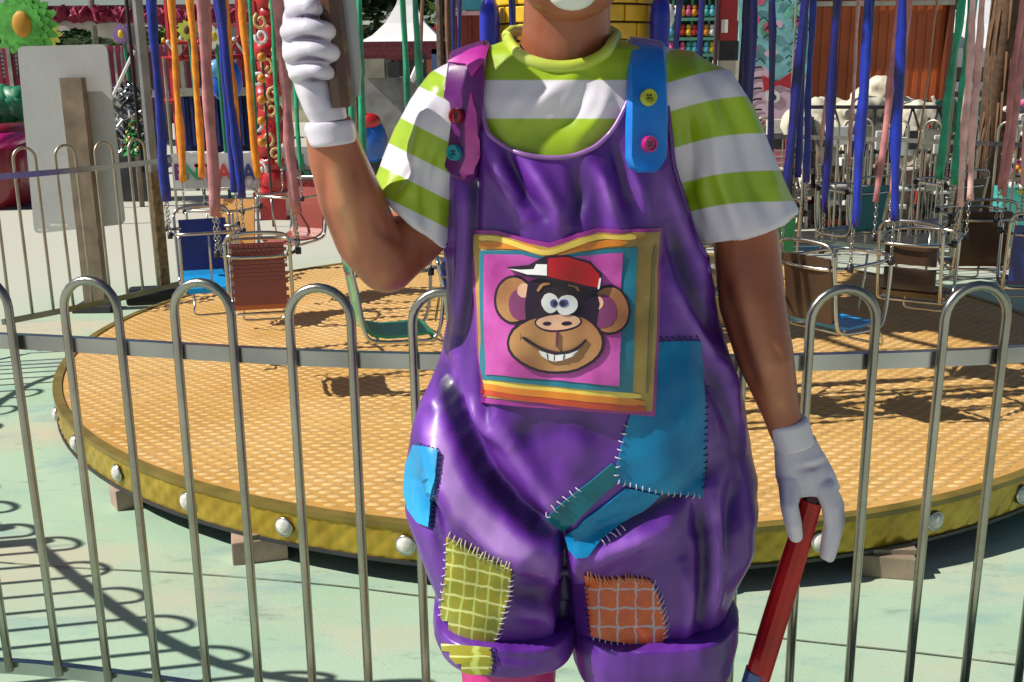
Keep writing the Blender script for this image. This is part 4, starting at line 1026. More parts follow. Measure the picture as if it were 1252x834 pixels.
mb.add(vs, fs).build('board', mat('board_back', (.52, .53, .52), .6, 0, .06, 4, .05, 60, dirt=.2), sg)
pt, pb = P(88, 95, 6.66), P(118, 372, 6.66); pb.z = 0
mb = MB(); wv = .066; vs = []
for p in (pt, pb): vs += [p + Vector((-wv, -.03, 0)), p + Vector((wv, -.03, 0)), p + Vector((wv, .045, 0)), p + Vector((-wv, .045, 0))]
mb.add(vs, [(0, 1, 2, 3), (7, 6, 5, 4), (0, 4, 5, 1), (1, 5, 6, 2), (2, 6, 7, 3), (3, 7, 4, 0)]).build('post', wood, sg)
MB().box((pb.x, 6.66, .02), (.24, .2, .04)).build('base', darkm, sg)
mb = MB(); mb.box(P(72, 275, 6.70), (.11, .004, .012)); mb.box(P(52, 281, 6.70), (.06, .004, .01)); mb.build('tape', white, sg)
# --- petals
def flower(px, py, rpx, Y, pc, cc, label, npet=14, rows=2, stem=True, petal=.5):
    c = P(px, py, Y); R_ = rpx / F * Y
    e = empty('flower_ornament', (c.x, Y, 0), label, 'flower ornament', 'flower ornaments by the rides at left')
    k = 0
    for rw in range(rows):
        for i in range(npet):
            a = 2 * PI * (i + .5 * rw) / npet; rr = R_ * (1 - .2 * rw) * random.uniform(.93, 1.05); wd = R_ * petal * .42
            pr = [(.15, .5), (.45, 1), (.75, .85), (.92, .45), (1, 0)]
            pts = [(rr * t, wd * h) for t, h in pr] + [(rr * t, -wd * h) for t, h in pr[::-1][1:]]
            f = lambda x, y, z: Vector((c.x + x * math.cos(a) - z * math.sin(a), Y + y + .05 * x, c.z + x * math.sin(a) + z * math.cos(a)))
            mb = MB(); mb.prism([(x, z) for x, z in pts], -.02 - .02 * rw, -.005 - .02 * rw, f); mb.build('petal', pc, e)
    MB().ball((c.x, Y - .06, c.z), R_ * .33, 14, (.85, .35, 1.15)).build('flower_centre', cc, e, 'all')
    if stem: MB().tube([(c.x, Y + .03, c.z), (c.x + .02, Y + .03, 0)], .02, 8).build('stem', greenp, e)
    return e
flower(30, 30, 40, 10.4, mat('petal_green', (.10, .42, .06), .5, 0, .3, 12), mat('flower_amber', (.50, .24, .01), .6, 0, .2), 'big green daisy ornament with amber centre above the signboard', 18, 3, petal=.4)
flower(230, 37, 13, 12.5, mat('petal_lime', (.52, .55, .06), .5, 0, .2), mat('flower_brown', (.12, .05, .01), .6), 'yellow flower ornament with dark centre behind the orange straps', 10, 2)
flower(263, 45, 15, 12.6, mat('petal_white', (.72, .72, .66), .5, 0, .1), mat('flower_yellow', (.60, .45, .02), .6), 'white flower ornament with yellow centre between pink and blue straps', 7, 1)
flower(150, 42, 13, 12.7, mat('petal_lilac', (.26, .16, .36), .5, 0, .2), yellowp, 'lilac flower ornament right of the top of the signboard', 12, 2)
flower(60, 42, 16, 13.2, mat('petal_lime', (.52, .55, .06), .5, 0, .2), mat('flower_amber', (.50, .24, .01), .6), 'pale yellow flower ornament tucked behind the green daisy', 10, 1)
# --- maroon ride canopy with garland and posts
e = root_at('ride_canopy', 150, 17, 'long maroon garlanded canopy roof across the upper left', 'canopy')
rg = random.Random(5)
for i in range(17):
    x0 = -110 + i * 26; mb = MB(); a = P(x0, 14 + rg.uniform(-2, 2), 17); b = P(x0 + 27, 15 + rg.uniform(-2, 2), 17); m_ = P(x0 + 13, 22 + rg.uniform(-2, 4), 17)
    pts = catmull([a, m_, b], 5); mb.tube(pts, [.10 + .03 * math.sin(j) for j in range(len(pts))], 8, rnd=.9).build('garland', mat('garland_maroon', (.26, .012, .05), .6, 0, .5, 30, .6, 40), e)
slab(-120, 9, 330, 18, 17.15, 1.6, 'roof_edge', mat('roof_maroon', (.17, .02, .05), .5, 0, .3, 3), e)
for x0 in (112, 158, 300, 20): 
    a = P(x0, 8, 17.1); MB().tube([(a.x, 17.1, 0), (a.x, 17.1, a.z + .6)], .05, 8).build('canopy_post', dullsteel, e)
slab(-120, 26, 330, 29, 17.05, .05, 'light_rail', mat('rail_white', (.55, .55, .5), .5), e)
# --- maroon slatted railing
e = root_at('slatted_railing', 200, 15.5, 'maroon slatted railing beneath the canopy at upper left', 'railing')
sl_ = MB().box((0, 0, 0), (.055, .03, .72)).mesh('slat', maroon)
for i in range(46):
    a = P(-60 + i * 8.6, 88, 15.5); place('slat', sl_, e, (a.x - e.location.x, 0, a.z))
slab(-65, 58, 335, 62, 15.5, .06, 'rail', mat('rail_pink', (.45, .25, .28), .5), e); slab(-65, 113, 335, 118, 15.5, .06, 'rail', white, e)
for x0 in (125, 220, 320, 10): slab(x0, 55, x0 + 5, 120, 15.45, .08, 'post', dullsteel, e, ground=True)
# brace pole across
e = root_at('diagonal_pole', 140, 11.8, 'thin pale diagonal pole right of the signboard', 'pole'); MB().tube([P(118, 160, 11.8), P(164, 62, 11.8)], .018, 8).build('pole', white, e)
mb = MB().tube([(P(118, 160, 11.8).x, 11.8, 0), P(118, 160, 11.8)], .02, 8).build('leg', dullsteel, e)
# --- grey booth and the maroon car at the left edge
e = root_at('booth', 5, 16, 'pale grey shuttered booth at the left edge', 'booth')
slab(-70, 55, 22, 98, 16, 1.5, 'wall', mat('booth_grey', (.42, .40, .36), .6, 0, .2, 3, dirt=.4), e, ground=True)
for i in range(9): slab(-68, 58 + i * 5, 21, 60 + i * 5, 15.96, .03, 'shutter_slat', mat('shutter', (.34, .32, .30), .5), e)
slab(-72, 96, 24, 112, 15.9, .1, 'maroon_sill', maroon, e)
e = root_at('green_bush_ornament', 5, 12.8, 'rounded green ornament above the maroon ride car', 'ornament')
mb = MB()
for i in range(10): 
    a = P(-30 + i * 6, 128 + rg.uniform(-6, 6), 12.8); mb.ball(a, .16, 10, jit=.6)
mb.build('green_mass', greenp, e, 'all'); slab(-30, 140, 28, 160, 12.8, .3, 'base', greenp, e, ground=True)
e = root_at('ride_car', 0, 11.6, 'dark red ride car with a magenta flash at the left edge', 'ride car')
mb = MB(); loft(mb, [(158, -90, 150, 24, .35, .35), (166, -98, 158, 32, .5, .5), (200, -102, 200, 38, .6, .6), (235, -100, 238, 40, .6, .6), (262, -96, 262, 38, .55, .55)], Yc=12.2, n=24, ex=3); mb.build('body', mat('car_red', (.26, .008, .02), .25, 0, .2, 3, 0, 60, .6), e, 'all')
mb = MB(); loft(mb, [(164, -20, 160, 29, .38, .1), (176, -10, 170, 33, .46, .1), (182, -6, 178, 30, .46, .1)], Yc=12.15, n=24, ex=3); mb.build('magenta_flash', mat('car_magenta', (.50, .01, .18), .25, 0, .1, 3, 0, 60, .6), e, 'all')
slab(-100, 255, 42, 292, 11.75, .9, 'skirt', mat('skirt_navy', (.015, .03, .07), .5), e, ground=True)
# --- low white barrier blocks
for i, (x0, x1) in enumerate(((152, 166), (170, 187), (222, 238), (242, 262), (268, 286), (290, 304), (330, 344))):
    e = root_at('white_block', (x0 + x1) / 2, 13.4, ['low white barrier block just right of the signboard', 'low white barrier block beside the thin dark post', 'low white barrier block under the orange straps', 'low white barrier block left of the pink strap', 'low white barrier block under the ENTRADA board', 'low white barrier block under the blue straps', 'low white barrier block below the second board'][i], 'barrier block', 'low white blocks in a row at left')
    slab(x0, 187, x1, 232, 13.4, .28, 'block', white, e, bev=.02, ground=True)
# --- silver glitter stack and little green tree
e = root_at('silver_garland_heap', 160, 12.2, 'heap of silver and black tinsel right of the signboard', 'tinsel')
mb = MB(); mb2 = MB()
for i in range(260):
    p = P(rg.uniform(138, 182), rg.uniform(104, 182), 12.2 + rg.uniform(-.12, .2)); d_ = Vector((rg.uniform(-1, 1), rg.uniform(-.4, .4), rg.uniform(-1, 1))).normalized() * rg.uniform(.03, .09)
    (mb if i % 3 else mb2).tube([p - d_, p + d_], rg.uniform(.008, .018), 4)
tag(mb.build('tinsel', mat('tinsel_silver', (.6, .6, .6), .2, .9, .3), e), kind='stuff'); tag(mb2.build('tinsel', darkm, e), kind='stuff')
slab(136, 150, 184, 190, 12.35, .4, 'base', darkm, e, ground=True)
def cone_tree(px, pyt, pyb, wpx, Y, label):
    e = root_at('toy_tree', px, Y, label, 'toy tree'); t_ = P(px, pyt, Y); b_ = P(px, pyb, Y); R_ = wpx / F * Y; mb = MB()
    for i in range(420):
        t = rg.random() ** .6; a = rg.uniform(0, 2 * PI); r_ = R_ * t * rg.uniform(.6, 1); c = Vector((t_.x + r_ * math.cos(a), Y + r_ * math.sin(a), t_.z + (b_.z - t_.z) * t))
        d_ = Vector((math.cos(a), math.sin(a), -.6)) * .035; s_ = Vector((-math.sin(a), math.cos(a), 0)) * .012; mb.add([c - d_ - s_, c + d_ - s_, c + d_ + s_, c - d_ + s_], [(0, 1, 2, 3)])
    tag(mb.build('needles', mat('toy_green', (.02, .20, .04), .6, 0, .4, 30), e), kind='stuff')
    for i in range(12):
        t = .2 + .75 * i / 12; a = i * 2.4; MB().ball((t_.x + R_ * t * math.cos(a), Y - abs(R_ * t * math.sin(a)), t_.z + (b_.z - t_.z) * t), .02, 8).build('bauble', (redp, yellowp, white)[i % 3], e)
    MB().tube([(t_.x, Y, 0), (t_.x, Y, t_.z)], .03, 6).build('trunk', wood, e)
    return e
cone_tree(163, 140, 188, 20, 11.9, 'small bright green toy tree with baubles beside the signboard')
# --- thin dark corner post with black foot
e = root_at('lamp_post', 197, 6.9, 'grey post with rusty lower half and black foot behind the blue straps', 'post')
a = P(176, 0, 6.95); b = P(200, 345, 6.95)
MB().tube([(b.x, 6.95, .05), (b.x + .0, 6.95, .85)], .042, 12, rnd=.3).build('rusty_sleeve', mat('rust_brown', (.22, .15, .08), .8, 0, .5, 25, .5, 60, dirt=.7), e)
MB().tube([(b.x - .0, 6.95, .85), (b.x - .0, 6.95, 2.6)], .034, 12).build('shaft', mat('post_grey', (.30, .30, .30), .5, .3, .2), e)
MB().tube([(b.x - .06, 6.93, .85), (b.x - .06, 6.93, 2.6)], .012, 8).build('cable', black, e)
MB().box((b.x - .05, 6.9, .045), (.34, .22, .09), .2, bev=.02).build('foot', black, e)
# --- blue tarps, balloon figure
e = root_at('blue_booth', 262, 13.8, 'dark blue draped booth behind the pink and blue straps', 'booth'); slab(222, 114, 312, 178, 13.8, .8, 'drape', mat('navy_drape', (.012, .018, .10), .6, 0, .5, 3), e, ground=True); slab(220, 108, 314, 117, 13.7, .1, 'pelmet', dullsteel, e)
for i in range(9): slab(224 + i * 10, 118, 227 + i * 10, 178, 13.74, .05, 'fold', mat('navy_fold', (.015, .03, .16), .6), e)
e = root_at('blue_balloon_figure', 278, 13.0, 'round bright blue balloon figure hanging between the straps', 'balloon figure')
MB().ball(P(276, 98, 13), .24, 18, (.85, .6, 1.1)).build('body', mat('balloon_blue', (.01, .10, .50), .25, 0, .2, 4, 0, 60, .5), e, 'all'); MB().ball(P(266, 84, 12.9), .11, 14).build('head', mat('balloon_sky', (.15, .40, .70), .25), e, 'all'); MB().tube([P(276, 60, 13), P(276, 80, 13)], .01, 6).build('string', black, e)
# --- red figure ride with gold scrolls
e = root_at('red_ride_tower', 335, 10.6, 'red ride tower covered in gold scrolls left of the raised glove', 'ride tower')
mb = MB()
for i in range(15): mb.ball(P(331 + 5 * math.sin(i * 2.1), -40 + i * 20, 10.75), .13, 12, (1, .8, 1), jit=.5)
mb.build('red_body', redp, e, 'all')
gcol = mat('scroll_gold', (.62, .40, .16), .4, .1, .3, 20)
for i in range(13):
    c = P(326 + 12 * math.sin(i * 1.9), -10 + i * 18, 10.56); pts = [c + Vector((.07 * (1 - k / 14) * math.cos(k * .75 + i), 0, .08 * (1 - k / 14) * math.sin(k * .75 + i))) for k in range(11)]
    MB().tube(pts, .017, 6).build('scroll', gcol if i % 3 else white, e, 'all')
slab(318, 215, 350, 300, 10.7, .3, 'pedestal', redp, e, ground=True)
e = root_at('orange_lamp', 318, 10.2, 'small stack of orange lamps on a pole beside the red tower', 'lamp')
for i in range(5): MB().ball(P(320, 70 + i * 26, 10.2), .045, 10).build('globe', mat('globe_orange', (.60, .22, .02), .3), e, 'all')
a = P(320, 60, 10.24); MB().tube([(a.x, 10.24, 0), (a.x, 10.24, a.z)], .012, 6).build('pole', darkm, e)
# --- notice boards with lettering
def text(s_, px, py, hpx, Y, m, name='letter', parent=None, wid=1.0):
    c = bpy.data.curves.new(name, 'FONT'); c.body = s_; c.size = hpx / F * Y * 1.42; c.extrude = .004; c.offset = hpx / F * Y * .035; o = bpy.data.objects.new(name, c); COL.objects.link(o)
    dg = bpy.context.evaluated_depsgraph_get(); me = bpy.data.meshes.new_from_object(o.evaluated_get(dg)); bpy.data.objects.remove(o)
    me.materials.clear(); me.materials.append(m); p = P(px, py, Y); o = bpy.data.objects.new(name, me); COL.objects.link(o); o.parent = parent
    o.location = p - wloc(parent); o.rotation_euler = (PI / 2, 0, 0); o.scale = (wid, 1, 1); return o
brd = mat('board_grey', (.46, .47, .46), .55, 0, .15, 4, dirt=.3)
e = root_at('entrance_board', 265, 11.3, 'grey board lettered ENTRADA in mixed colours behind the pink strap', 'sign board')
slab(212, 188, 316, 230, 11.3, .03, 'board', brd, e); navyp = mat('letter_navy', (.015, .02, .14), .4); purp = mat('letter_purple', (.12, .01, .14), .4)
for ch, x0, m_ in (('E', 213, purp), ('N', 225, greenp), ('T', 239, redp), ('R', 252, redp), ('A', 266, redp), ('D', 281, greenp), ('A', 296, navyp)): text(ch, x0, 220, 19, 11.28, m_, 'letter', e, .95)
a = P(214, 230, 11.33); b = P(314, 230, 11.33)
for p in (a, b): MB().tube([(p.x, 11.33, 0), (p.x, 11.33, 1.6)], .015, 8).build('leg', dullsteel, e)
e = root_at('exit_board', 355, 11.2, 'grey board with purple letters behind the pink strap by the forearm', 'sign board')
slab(328, 180, 400, 226, 11.2, .03, 'board', brd, e)
for ch, x0, m_ in (('S', 334, tealp), ('A', 349, purp), ('L', 366, greenp), ('I', 378, redp), ('D', 384, navyp), ('A', 397, redp)): text(ch, x0, 213, 24, 11.18, m_, 'letter', e, .95)
slab(330, 222, 400, 238, 11.16, .02, 'red_strip', mat('strip_red', (.30, .03, .03), .5, 0, .5, 40), e)
a = P(330, 230, 11.23); b = P(398, 230, 11.23)
for p in (a, b): MB().tube([(p.x, 11.23, 0), (p.x, 11.23, 1.6)], .015, 8).build('leg', dullsteel, e)
# --- trees behind
def tree(px, pyc, rx, rz, Y, col, label, n=2600):
    c = P(px, pyc, Y); e = empty('tree', (c.x, Y, 0), label, 'tree', 'trees beyond the fairground'); g_ = random.Random(int(px)); mb = MB(); RX = rx / F * Y; RZ = rz / F * Y
    cl = [(Vector((g_.gauss(0, .45), g_.gauss(0, .4), g_.gauss(0, .42))), g_.uniform(.18, .38)) for _ in range(26)]
    for i in range(n):
        o_, r_ = cl[g_.randrange(26)]; v = Vector((g_.gauss(0, 1), g_.gauss(0, 1), g_.gauss(0, 1))).normalized() * r_ * g_.uniform(.75, 1.05) + o_
        p = Vector((c.x + v.x * RX, Y + v.y * RX, c.z + v.z * RZ)); s_ = g_.uniform(.05, .1); q = Matrix.Rotation(g_.uniform(0, 6), 3, 'Z') @ Matrix.Rotation(g_.uniform(-1.2, 1.2), 3, 'X')
        mb.add([p + q @ Vector(t) for t in ((-s_, -s_ * .6, 0), (s_, -s_ * .6, 0), (s_ * 1.2, s_ * .5, .02), (0, s_, 0), (-s_ * 1.1, s_ * .4, -.02))], [(0, 1, 2, 3, 4)])
    mb.build('crown', col, e); MB().tube([(c.x, Y, 0), (c.x + .1, Y, c.z * .5), (c.x, Y, c.z)], [.18, .12, .05], 8).build('trunk', wood, e)
lg = mat('leaf_dark', (.03, .075, .02), .6, 0, .4, 3); ly = mat('leaf_bright', (.10, .17, .02), .6, 0, .4, 3)
tree(418, -10, 60, 75, 19, lg, 'dark green tree right behind the raised handle'); tree(545, -35, 75, 50, 24, ly, 'bright green tree above the brick red panel'); tree(80, 52, 60, 10, 22, lg, 'low dark tree under the maroon canopy', 900)
tree(1215, -20, 40, 50, 24, ly, 'yellow green tree at the upper right corner'); tree(1010, -60, 120, 40, 26, lg, 'dark tree high behind the rust red container', 3500); tree(760, -50, 90, 50, 26, lg, 'dark tree behind the yellow centre column'); tree(190, 50, 40, 8, 23, ly, 'bright low shrub tree under the canopy rail')
# --- white marquee in the middle and kiosk
def tent(px0, px1, pye, pyp, Y, label, depth=3.0, fas=None):
    a, b = P(px0, pye, Y), P(px1, pye, Y); t = P((px0 + px1) / 2, pyp, Y); e = empty('marquee', ((a.x + b.x) / 2, Y, 0), label, 'marquee'); ze = a.z
    cxx = (a.x + b.x) / 2; D = b.x - a.x; yc = Y + D / 2; N_ = 8
    vs = []; fs = []
    prof = [(1, 0), (.72, .12), (.45, .32), (.22, .62), (.06, .95), (.0, 1)]
    for r_, h in prof:
        for sx, sy in ((-1, -1), (0, -1), (1, -1), (1, 0), (1, 1), (0, 1), (-1, 1), (-1, 0)): vs.append((cxx + sx * D / 2 * r_, yc + sy * D / 2 * r_, ze + h * (t.z - ze)))
    for i in range(len(prof) - 1):
        for k in range(8): fs.append((i * 8 + k, i * 8 + (k + 1) % 8, i * 8 + 8 + (k + 1) % 8, i * 8 + 8 + k))
    MB().add(vs, fs).build('roof', mat('tent_white', (.80, .80, .80), .6, 0, .05, 1), e)
    MB().box((cxx, Y, ze - .12), (D, .03, .26)).build('valance', fas or mat('tent_white', (.8, .8, .8)), e); MB().box((cxx, Y + D, ze - .12), (D, .03, .26)).build('valance', fas or mat('tent_white', (.8, .8, .8)), e)
    for sx in (-1, 1):
        for yy_ in (Y + .05, Y + D): MB().tube([(cxx + sx * D * .49, yy_, 0), (cxx + sx * D * .49, yy_, ze)], .035, 8).build('tent_pole', dullsteel, e)
    return e
fm = mat('fascia_maroon', (.14, .02, .03), .5, 0, .5, 30)
tent(438, 548, 52, -25, 16.5, 'white peaked marquee with dark red valance between the green straps', fas=fm)
tent(1150, 1300, 60, -40, 15.5, 'large white marquee at the upper right')
e = root_at('kiosk', 490, 14.2, 'grey kiosk counter under the white marquee behind green straps', 'kiosk')
slab(442, 95, 545, 130, 14.2, .8, 'counter', mat('kiosk_grey', (.26, .26, .25), .5, 0, .4, 5, dirt=.4), e, ground=True)
for i, (x0, y0, x1, y1, m_) in enumerate(((446, 72, 470, 95, dullsteel), (474, 76, 486, 95, darkm), (505, 66, 520, 95, darkm), (528, 60, 545, 95, mat('kiosk_blue', (.08, .14, .30), .5)), (440, 58, 548, 66, fm))): slab(x0, y0, x1, y1, 14.1, .25, 'counter_item', m_, e)
mb = MB(); mb.tube([P(503, 100, 13.9), P(515, 72, 13.9)], .04, 6).build('white_arm', white, e)
e = root_at('beach_ball_toy', 462, 10.8, 'red and blue toy ride shape beside the forearm', 'toy ride')
MB().ball(P(455, 172, 10.8), .17, 16, (.9, .7, 1.3)).build('blue_body', mat('toy_blue', (.01, .10, .42), .3, 0, .3, 6, 0, 60, .4), e, 'all'); MB().ball(P(452, 148, 10.75), .10, 14, (1.1, .7, .8)).build('red_head', redp, e, 'all')
slab(442, 196, 470, 300, 10.8, .2, 'base', darkm, e, ground=True)
mb = MB(); mb.tube([P(440, 105, 10.9), P(446, 150, 10.9), P(452, 140, 10.9)], .03, 6).build('gold_arm', gcol, e)
for x0, lab in ((432, 'brown pole just right of the raised glove'), (538, 'grey mottled pole right of the green straps'), (548, 'thin dark pole beside the brick red panel')):
    e = root_at('ride_pole', x0, 8.3, lab, 'pole', 'poles behind the carousel'); a = P(x0, 30, 8.3); MB().tube([(a.x, 8.3, 0), (a.x, 8.3, 3)], .03, 8).build('pole', mat('pole_brown', (.10, .07, .055), .5, .2, .5, 30), e)
# --- brick red hoarding
e = root_at('hoarding', 580, 13.0, 'brick red hoarding with pale top rail left of the yellow column', 'hoarding')
slab(546, 18, 640, 62, 13.0, .1, 'panel', mat('hoarding_red', (.24, .035, .015), .6, 0, .3, 3, dirt=.3), e, ground=True); slab(544, 14, 642, 18, 12.95, .14, 'top_rail', mat('rail_pink', (.45, .25, .28)), e)
for i in range(5): slab(556 + i * 18, 18, 558 + i * 18, 62, 12.96, .05, 'batten', mat('batten_red', (.14, .02, .01)), e, ground=True)
slab(560, -10, 600, 12, 12.98, .1, 'green_sign', mat('sign_teal', (.03, .22, .30), .5), e)
# --- right of the neck: green kiosk with prizes
e = root_at('prize_stall', 850, 12.4, 'dark green prize stall right of the blue strap', 'stall')
slab(816, -30, 885, 72, 12.4, .8, 'back', mat('stall_green', (.012, .05, .035), .6, 0, .4, 5), e, ground=True)
for x0 in (822, 845, 866, 882): slab(x0, -30, x0 + 2.5, 75, 12.3, .04, 'upright', mat('stall_frame', (.10, .30, .22), .5), e)
for y0 in (-8, 22, 46, 66): slab(816, y0, 885, y0 + 3, 12.25, .2, 'shelf', mat('stall_frame', (.10, .30, .22), .5), e)
pal = [redp, mat('toy_sky', (.1, .45, .6)), pinkp, white, yellowp, tealp, mat('toy_orange', (.7, .25, .02))]
for i in range(26):
    x0 = 820 + (i % 9) * 7.2; y0 = (15, 39, 60)[i // 9]; p = P(x0, y0, 12.3); mb = MB(); mb.ball(p, .042, 8, (1, 1, 1.2)); mb.ball(p + Vector((0, -.01, .055)), .028, 8); mb.build('plush_prize', pal[(i * 3 + i // 4) % 7], e, 'all')
e = root_at('white_lantern', 818, 11.0, 'small white lantern beside the dark blue strap top', 'lantern'); MB().ball(P(818, 20, 11.0), .085, 14, (.6, .6, 1.4)).build('shade', white, e, 'all'); a = P(818, -30, 11); MB().tube([(a.x, 11, 0), (a.x, 11, a.z)], .01, 6).build('pole', darkm, e)
e = root_at('red_banner', 890, 9.6, 'red banner column with white patch and dark foot beside the striped sleeve', 'banner')
slab(880, -60, 903, 50, 9.6, .1, 'banner', redp, e, bev=.01); slab(882, 24, 890, 40, 9.58, .02, 'white_patch', white, e); slab(880, 50, 903, 74, 9.6, .1, 'dark_foot', darkm, e); slab(878, 74, 908, 112, 9.6, .3, 'cream_plinth', cream, e, ground=True); slab(875, -60, 879, 112, 9.57, .06, 'edge_post', mat('edge_dark', (.06, .03, .04)), e, ground=True)
# --- painted panel
e = root_at('painted_panel', 945, 11.4, 'tall painted panel with teal top and pink cartoon face beside the sleeve', 'painted panel')
YP = 11.4
slab(902, -60, 990, 232, YP, .06, 'panel', mat('panel_white', (.55, .58, .62), .55, 0, .2, 3), e, ground=True)
_L = [0]
def art(poly, m_, nme='painted_shape'):
    _L[0] += 1; yy_ = YP - .004 - .0015 * _L[0]; vs = [P(x, y, yy_) for x, y in poly]; n2 = len(vs); vs2 = [v + Vector((0, .0035, 0)) for v in vs]
    bm = MB().add(vs + vs2, [tuple(range(n2))] + [(i, n2 + i, n2 + (i + 1) % n2, (i + 1) % n2) for i in range(n2)]); return bm.build(nme, m_, e)
aq = mat('art_aqua', (.22, .52, .55), .5, 0, .25, 8); mint = mat('art_mint', (.18, .50, .36), .5, 0, .25, 8); apk = mat('art_pink', (.68, .48, .58), .5, 0, .1); arose = mat('art_rose', (.60, .12, .22), .5); ablk = mat('art_black', (.02, .02, .03), .5)
art([(903, -58), (989, -58), (989, 90), (960, 100), (930, 95), (903, 85)], aq)
for i in range(22):
    cx_, cy_ = rg.uniform(908, 984), rg.uniform(-50, 70); art(ell(cx_, cy_, rg.uniform(4, 9), rg.uniform(4, 10), 9, rg.uniform(0, 3)), (mint, arose, apk, mint, tealp)[i % 5])
for i in range(16):
    cx_, cy_ = rg.uniform(908, 980), rg.uniform(-20, 90); art(ribbon([(cx_, cy_), (cx_ + 6, cy_ - 4), (cx_ + 12, cy_ + 3)], 1.6), ablk)
art(ell(920, 112, 22, 34, 18, .4), apk); art(ell(948, 130, 24, 26, 18), apk); art(ell(945, 175, 26, 40, 20), apk)
for i in range(6): art(ribbon([(903, 100 + i * 13), (920, 84 + i * 13), (932, 82 + i * 13)], 2.2), ablk)
art([(932, 92), (950, 100), (968, 88), (970, 110), (952, 104), (934, 112)], mat('art_red', (.45, .02, .04), .5)); art(ell(945, 118, 9, 8), white); art(ell(946, 119, 3, 4), ablk)
art(ribbon([(928, 158), (945, 166), (968, 150)], 2.4), ablk); art(ell(940, 150, 8, 3.5), mat('art_red', (.45, .02, .04), .5))
for i in range(9): art([(926, 168 + i * 7), (964, 166 + i * 7), (966, 169 + i * 7), (926, 171 + i * 7)], arose)
art(ell(912, 190, 7, 30, 14), ablk); art(ell(980, 200, 9, 34, 14), mat('art_grey', (.25, .28, .3)))
# --- lattice mast
e = root_at('lattice_mast', 979, 9.9, 'slim black and silver lattice mast right of the painted panel', 'mast')
a = P(974, 0, 9.9); b = P(984, 0, 9.9)
for x in (a.x, b.x): MB().tube([(x, 9.9, 0), (x, 9.9, 3.2)], .011, 6).build('upright', dullsteel, e)
for i in range(40): z = .1 + i * .075; MB().tube([(a.x, 9.9, z), (b.x, 9.9, z + .075 * (1 if i % 2 else -1))], .007, 5).build('lacing', darkm, e)
# --- container
e = root_at('container', 1075, 13.6, 'rust red corrugated container behind the straps at right', 'container')
ct = mat('container_rust', (.46, .095, .02), .55, 0, .2, 2, .1, 30, dirt=.5)
slab(990, -60, 1166, 118, 13.7, 2.4, 'body', ct, e, ground=True)
rb = None
for i in range(15):
    x0 = 994 + i * 11.6; slab(x0, -56, x0 + 6, 116, 13.688, .02, 'corrugation', ct, e, ground=True)
slab(986, 2, 1168, 6, 13.55, .12, 'top_rail', dullsteel, e)
for x0 in (987, 1160): slab(x0, -60, x0 + 7, 118, 13.56, .12, 'corner_post', mat('container_dark', (.12, .03, .01)), e, ground=True)
# --- canvas covered shapes
def lump(px, py, rx, rz, Y, label, seed, ry=.5):
    e = root_at('covered_ride_car', px, Y, label, 'covered ride car', 'ride cars under cream covers'); c = P(px, py, Y); A = rx / F * Y; g_ = random.Random(seed); mb = MB()
    top = P(px, py - rz, Y).z
    for i in range(11):
        x = g_.uniform(-.75, .75); r_ = g_.uniform(.12, .2); z = top - r_ - abs(x) * g_.uniform(.05, .35) if i < 6 else g_.uniform(.2, top - .3)
        mb.ball((c.x + x * A, Y + g_.uniform(-.15, .15), z), r_, 12, (1.25, 1, g_.uniform(.6, 1)), jit=.35)
    mb.box((c.x, Y, (top - .3) / 2), (A * 1.7, .45, top - .3))
    V, Pf, NN = remesh(mb, .022, 5)
    d = np.array([.035 * noise.noise(Vector(v) * 6) + .02 * abs(noise.noise(Vector((v[0] * 16, v[1] * 16, v[2] * 5)))) for v in V]); V = V + NN * d[:, None]; V[:, 2] = np.maximum(V[:, 2], 0)
    np_build('canvas_cover', V, Pf, cream, e); return e
lump(1010, 128, 30, 20, 10.4, 'low cream canvas covered ride car nearest the lattice mast', 3); lump(1050, 132, 26, 22, 10.2, 'lumpy cream covered ride car in the middle of the row', 4); lump(1080, 108, 26, 24, 10.9, 'tallest cream covered ride car in front of the container', 7); lump(1116, 138, 26, 20, 10.1, 'small cream covered ride car left of the emerald strap', 9)
# truss beams in front of the covers
e = root_at('truss', 1060, 9.5, 'black triangulated truss beam in front of the cream covered cars', 'truss')
for y0 in (131, 186): MB().tube([P(970, y0, 9.5), P(1165, y0, 9.5)], .016, 6).build('chord', darkm, e)
for i in range(12): MB().tube([P(972 + i * 16, 131 if i % 2 else 186, 9.5), P(988 + i * 16, 186 if i % 2 else 131, 9.5)], .010, 6).build('brace', darkm, e)
for x0 in (972, 1070, 1163): a = P(x0, 131, 9.5); MB().tube([(a.x, 9.5, 0), (a.x, 9.5, a.z)], .018, 6).build('leg', darkm, e)
# --- van
e = root_at('van', 1190, 18.5, 'white van with dark windows under the marquee at right', 'van')
slab(1150, 62, 1240, 128, 18.5, 2, 'body', mat('van_white', (.72, .74, .75), .3, 0, .05, 2, 0, 60, .5), e, bev=.12, ground=True)
slab(1163, 78, 1182, 100, 18.44, .1, 'window', mat('van_glass', (.01, .012, .015), .08), e, bev=.03); slab(1188, 78, 1215, 100, 18.44, .1, 'window', mat('van_glass', (.01, .012, .015), .08), e, bev=.03); slab(1150, 112, 1240, 118, 18.42, .1, 'bumper', darkm, e)
for x0 in (1165, 1222): a = P(x0, 140, 18.5); MB().tube([(a.x, 18.45, .33), (a.x, 18.7, .33)], .33, 16).build('wheel', black, e, 'x')
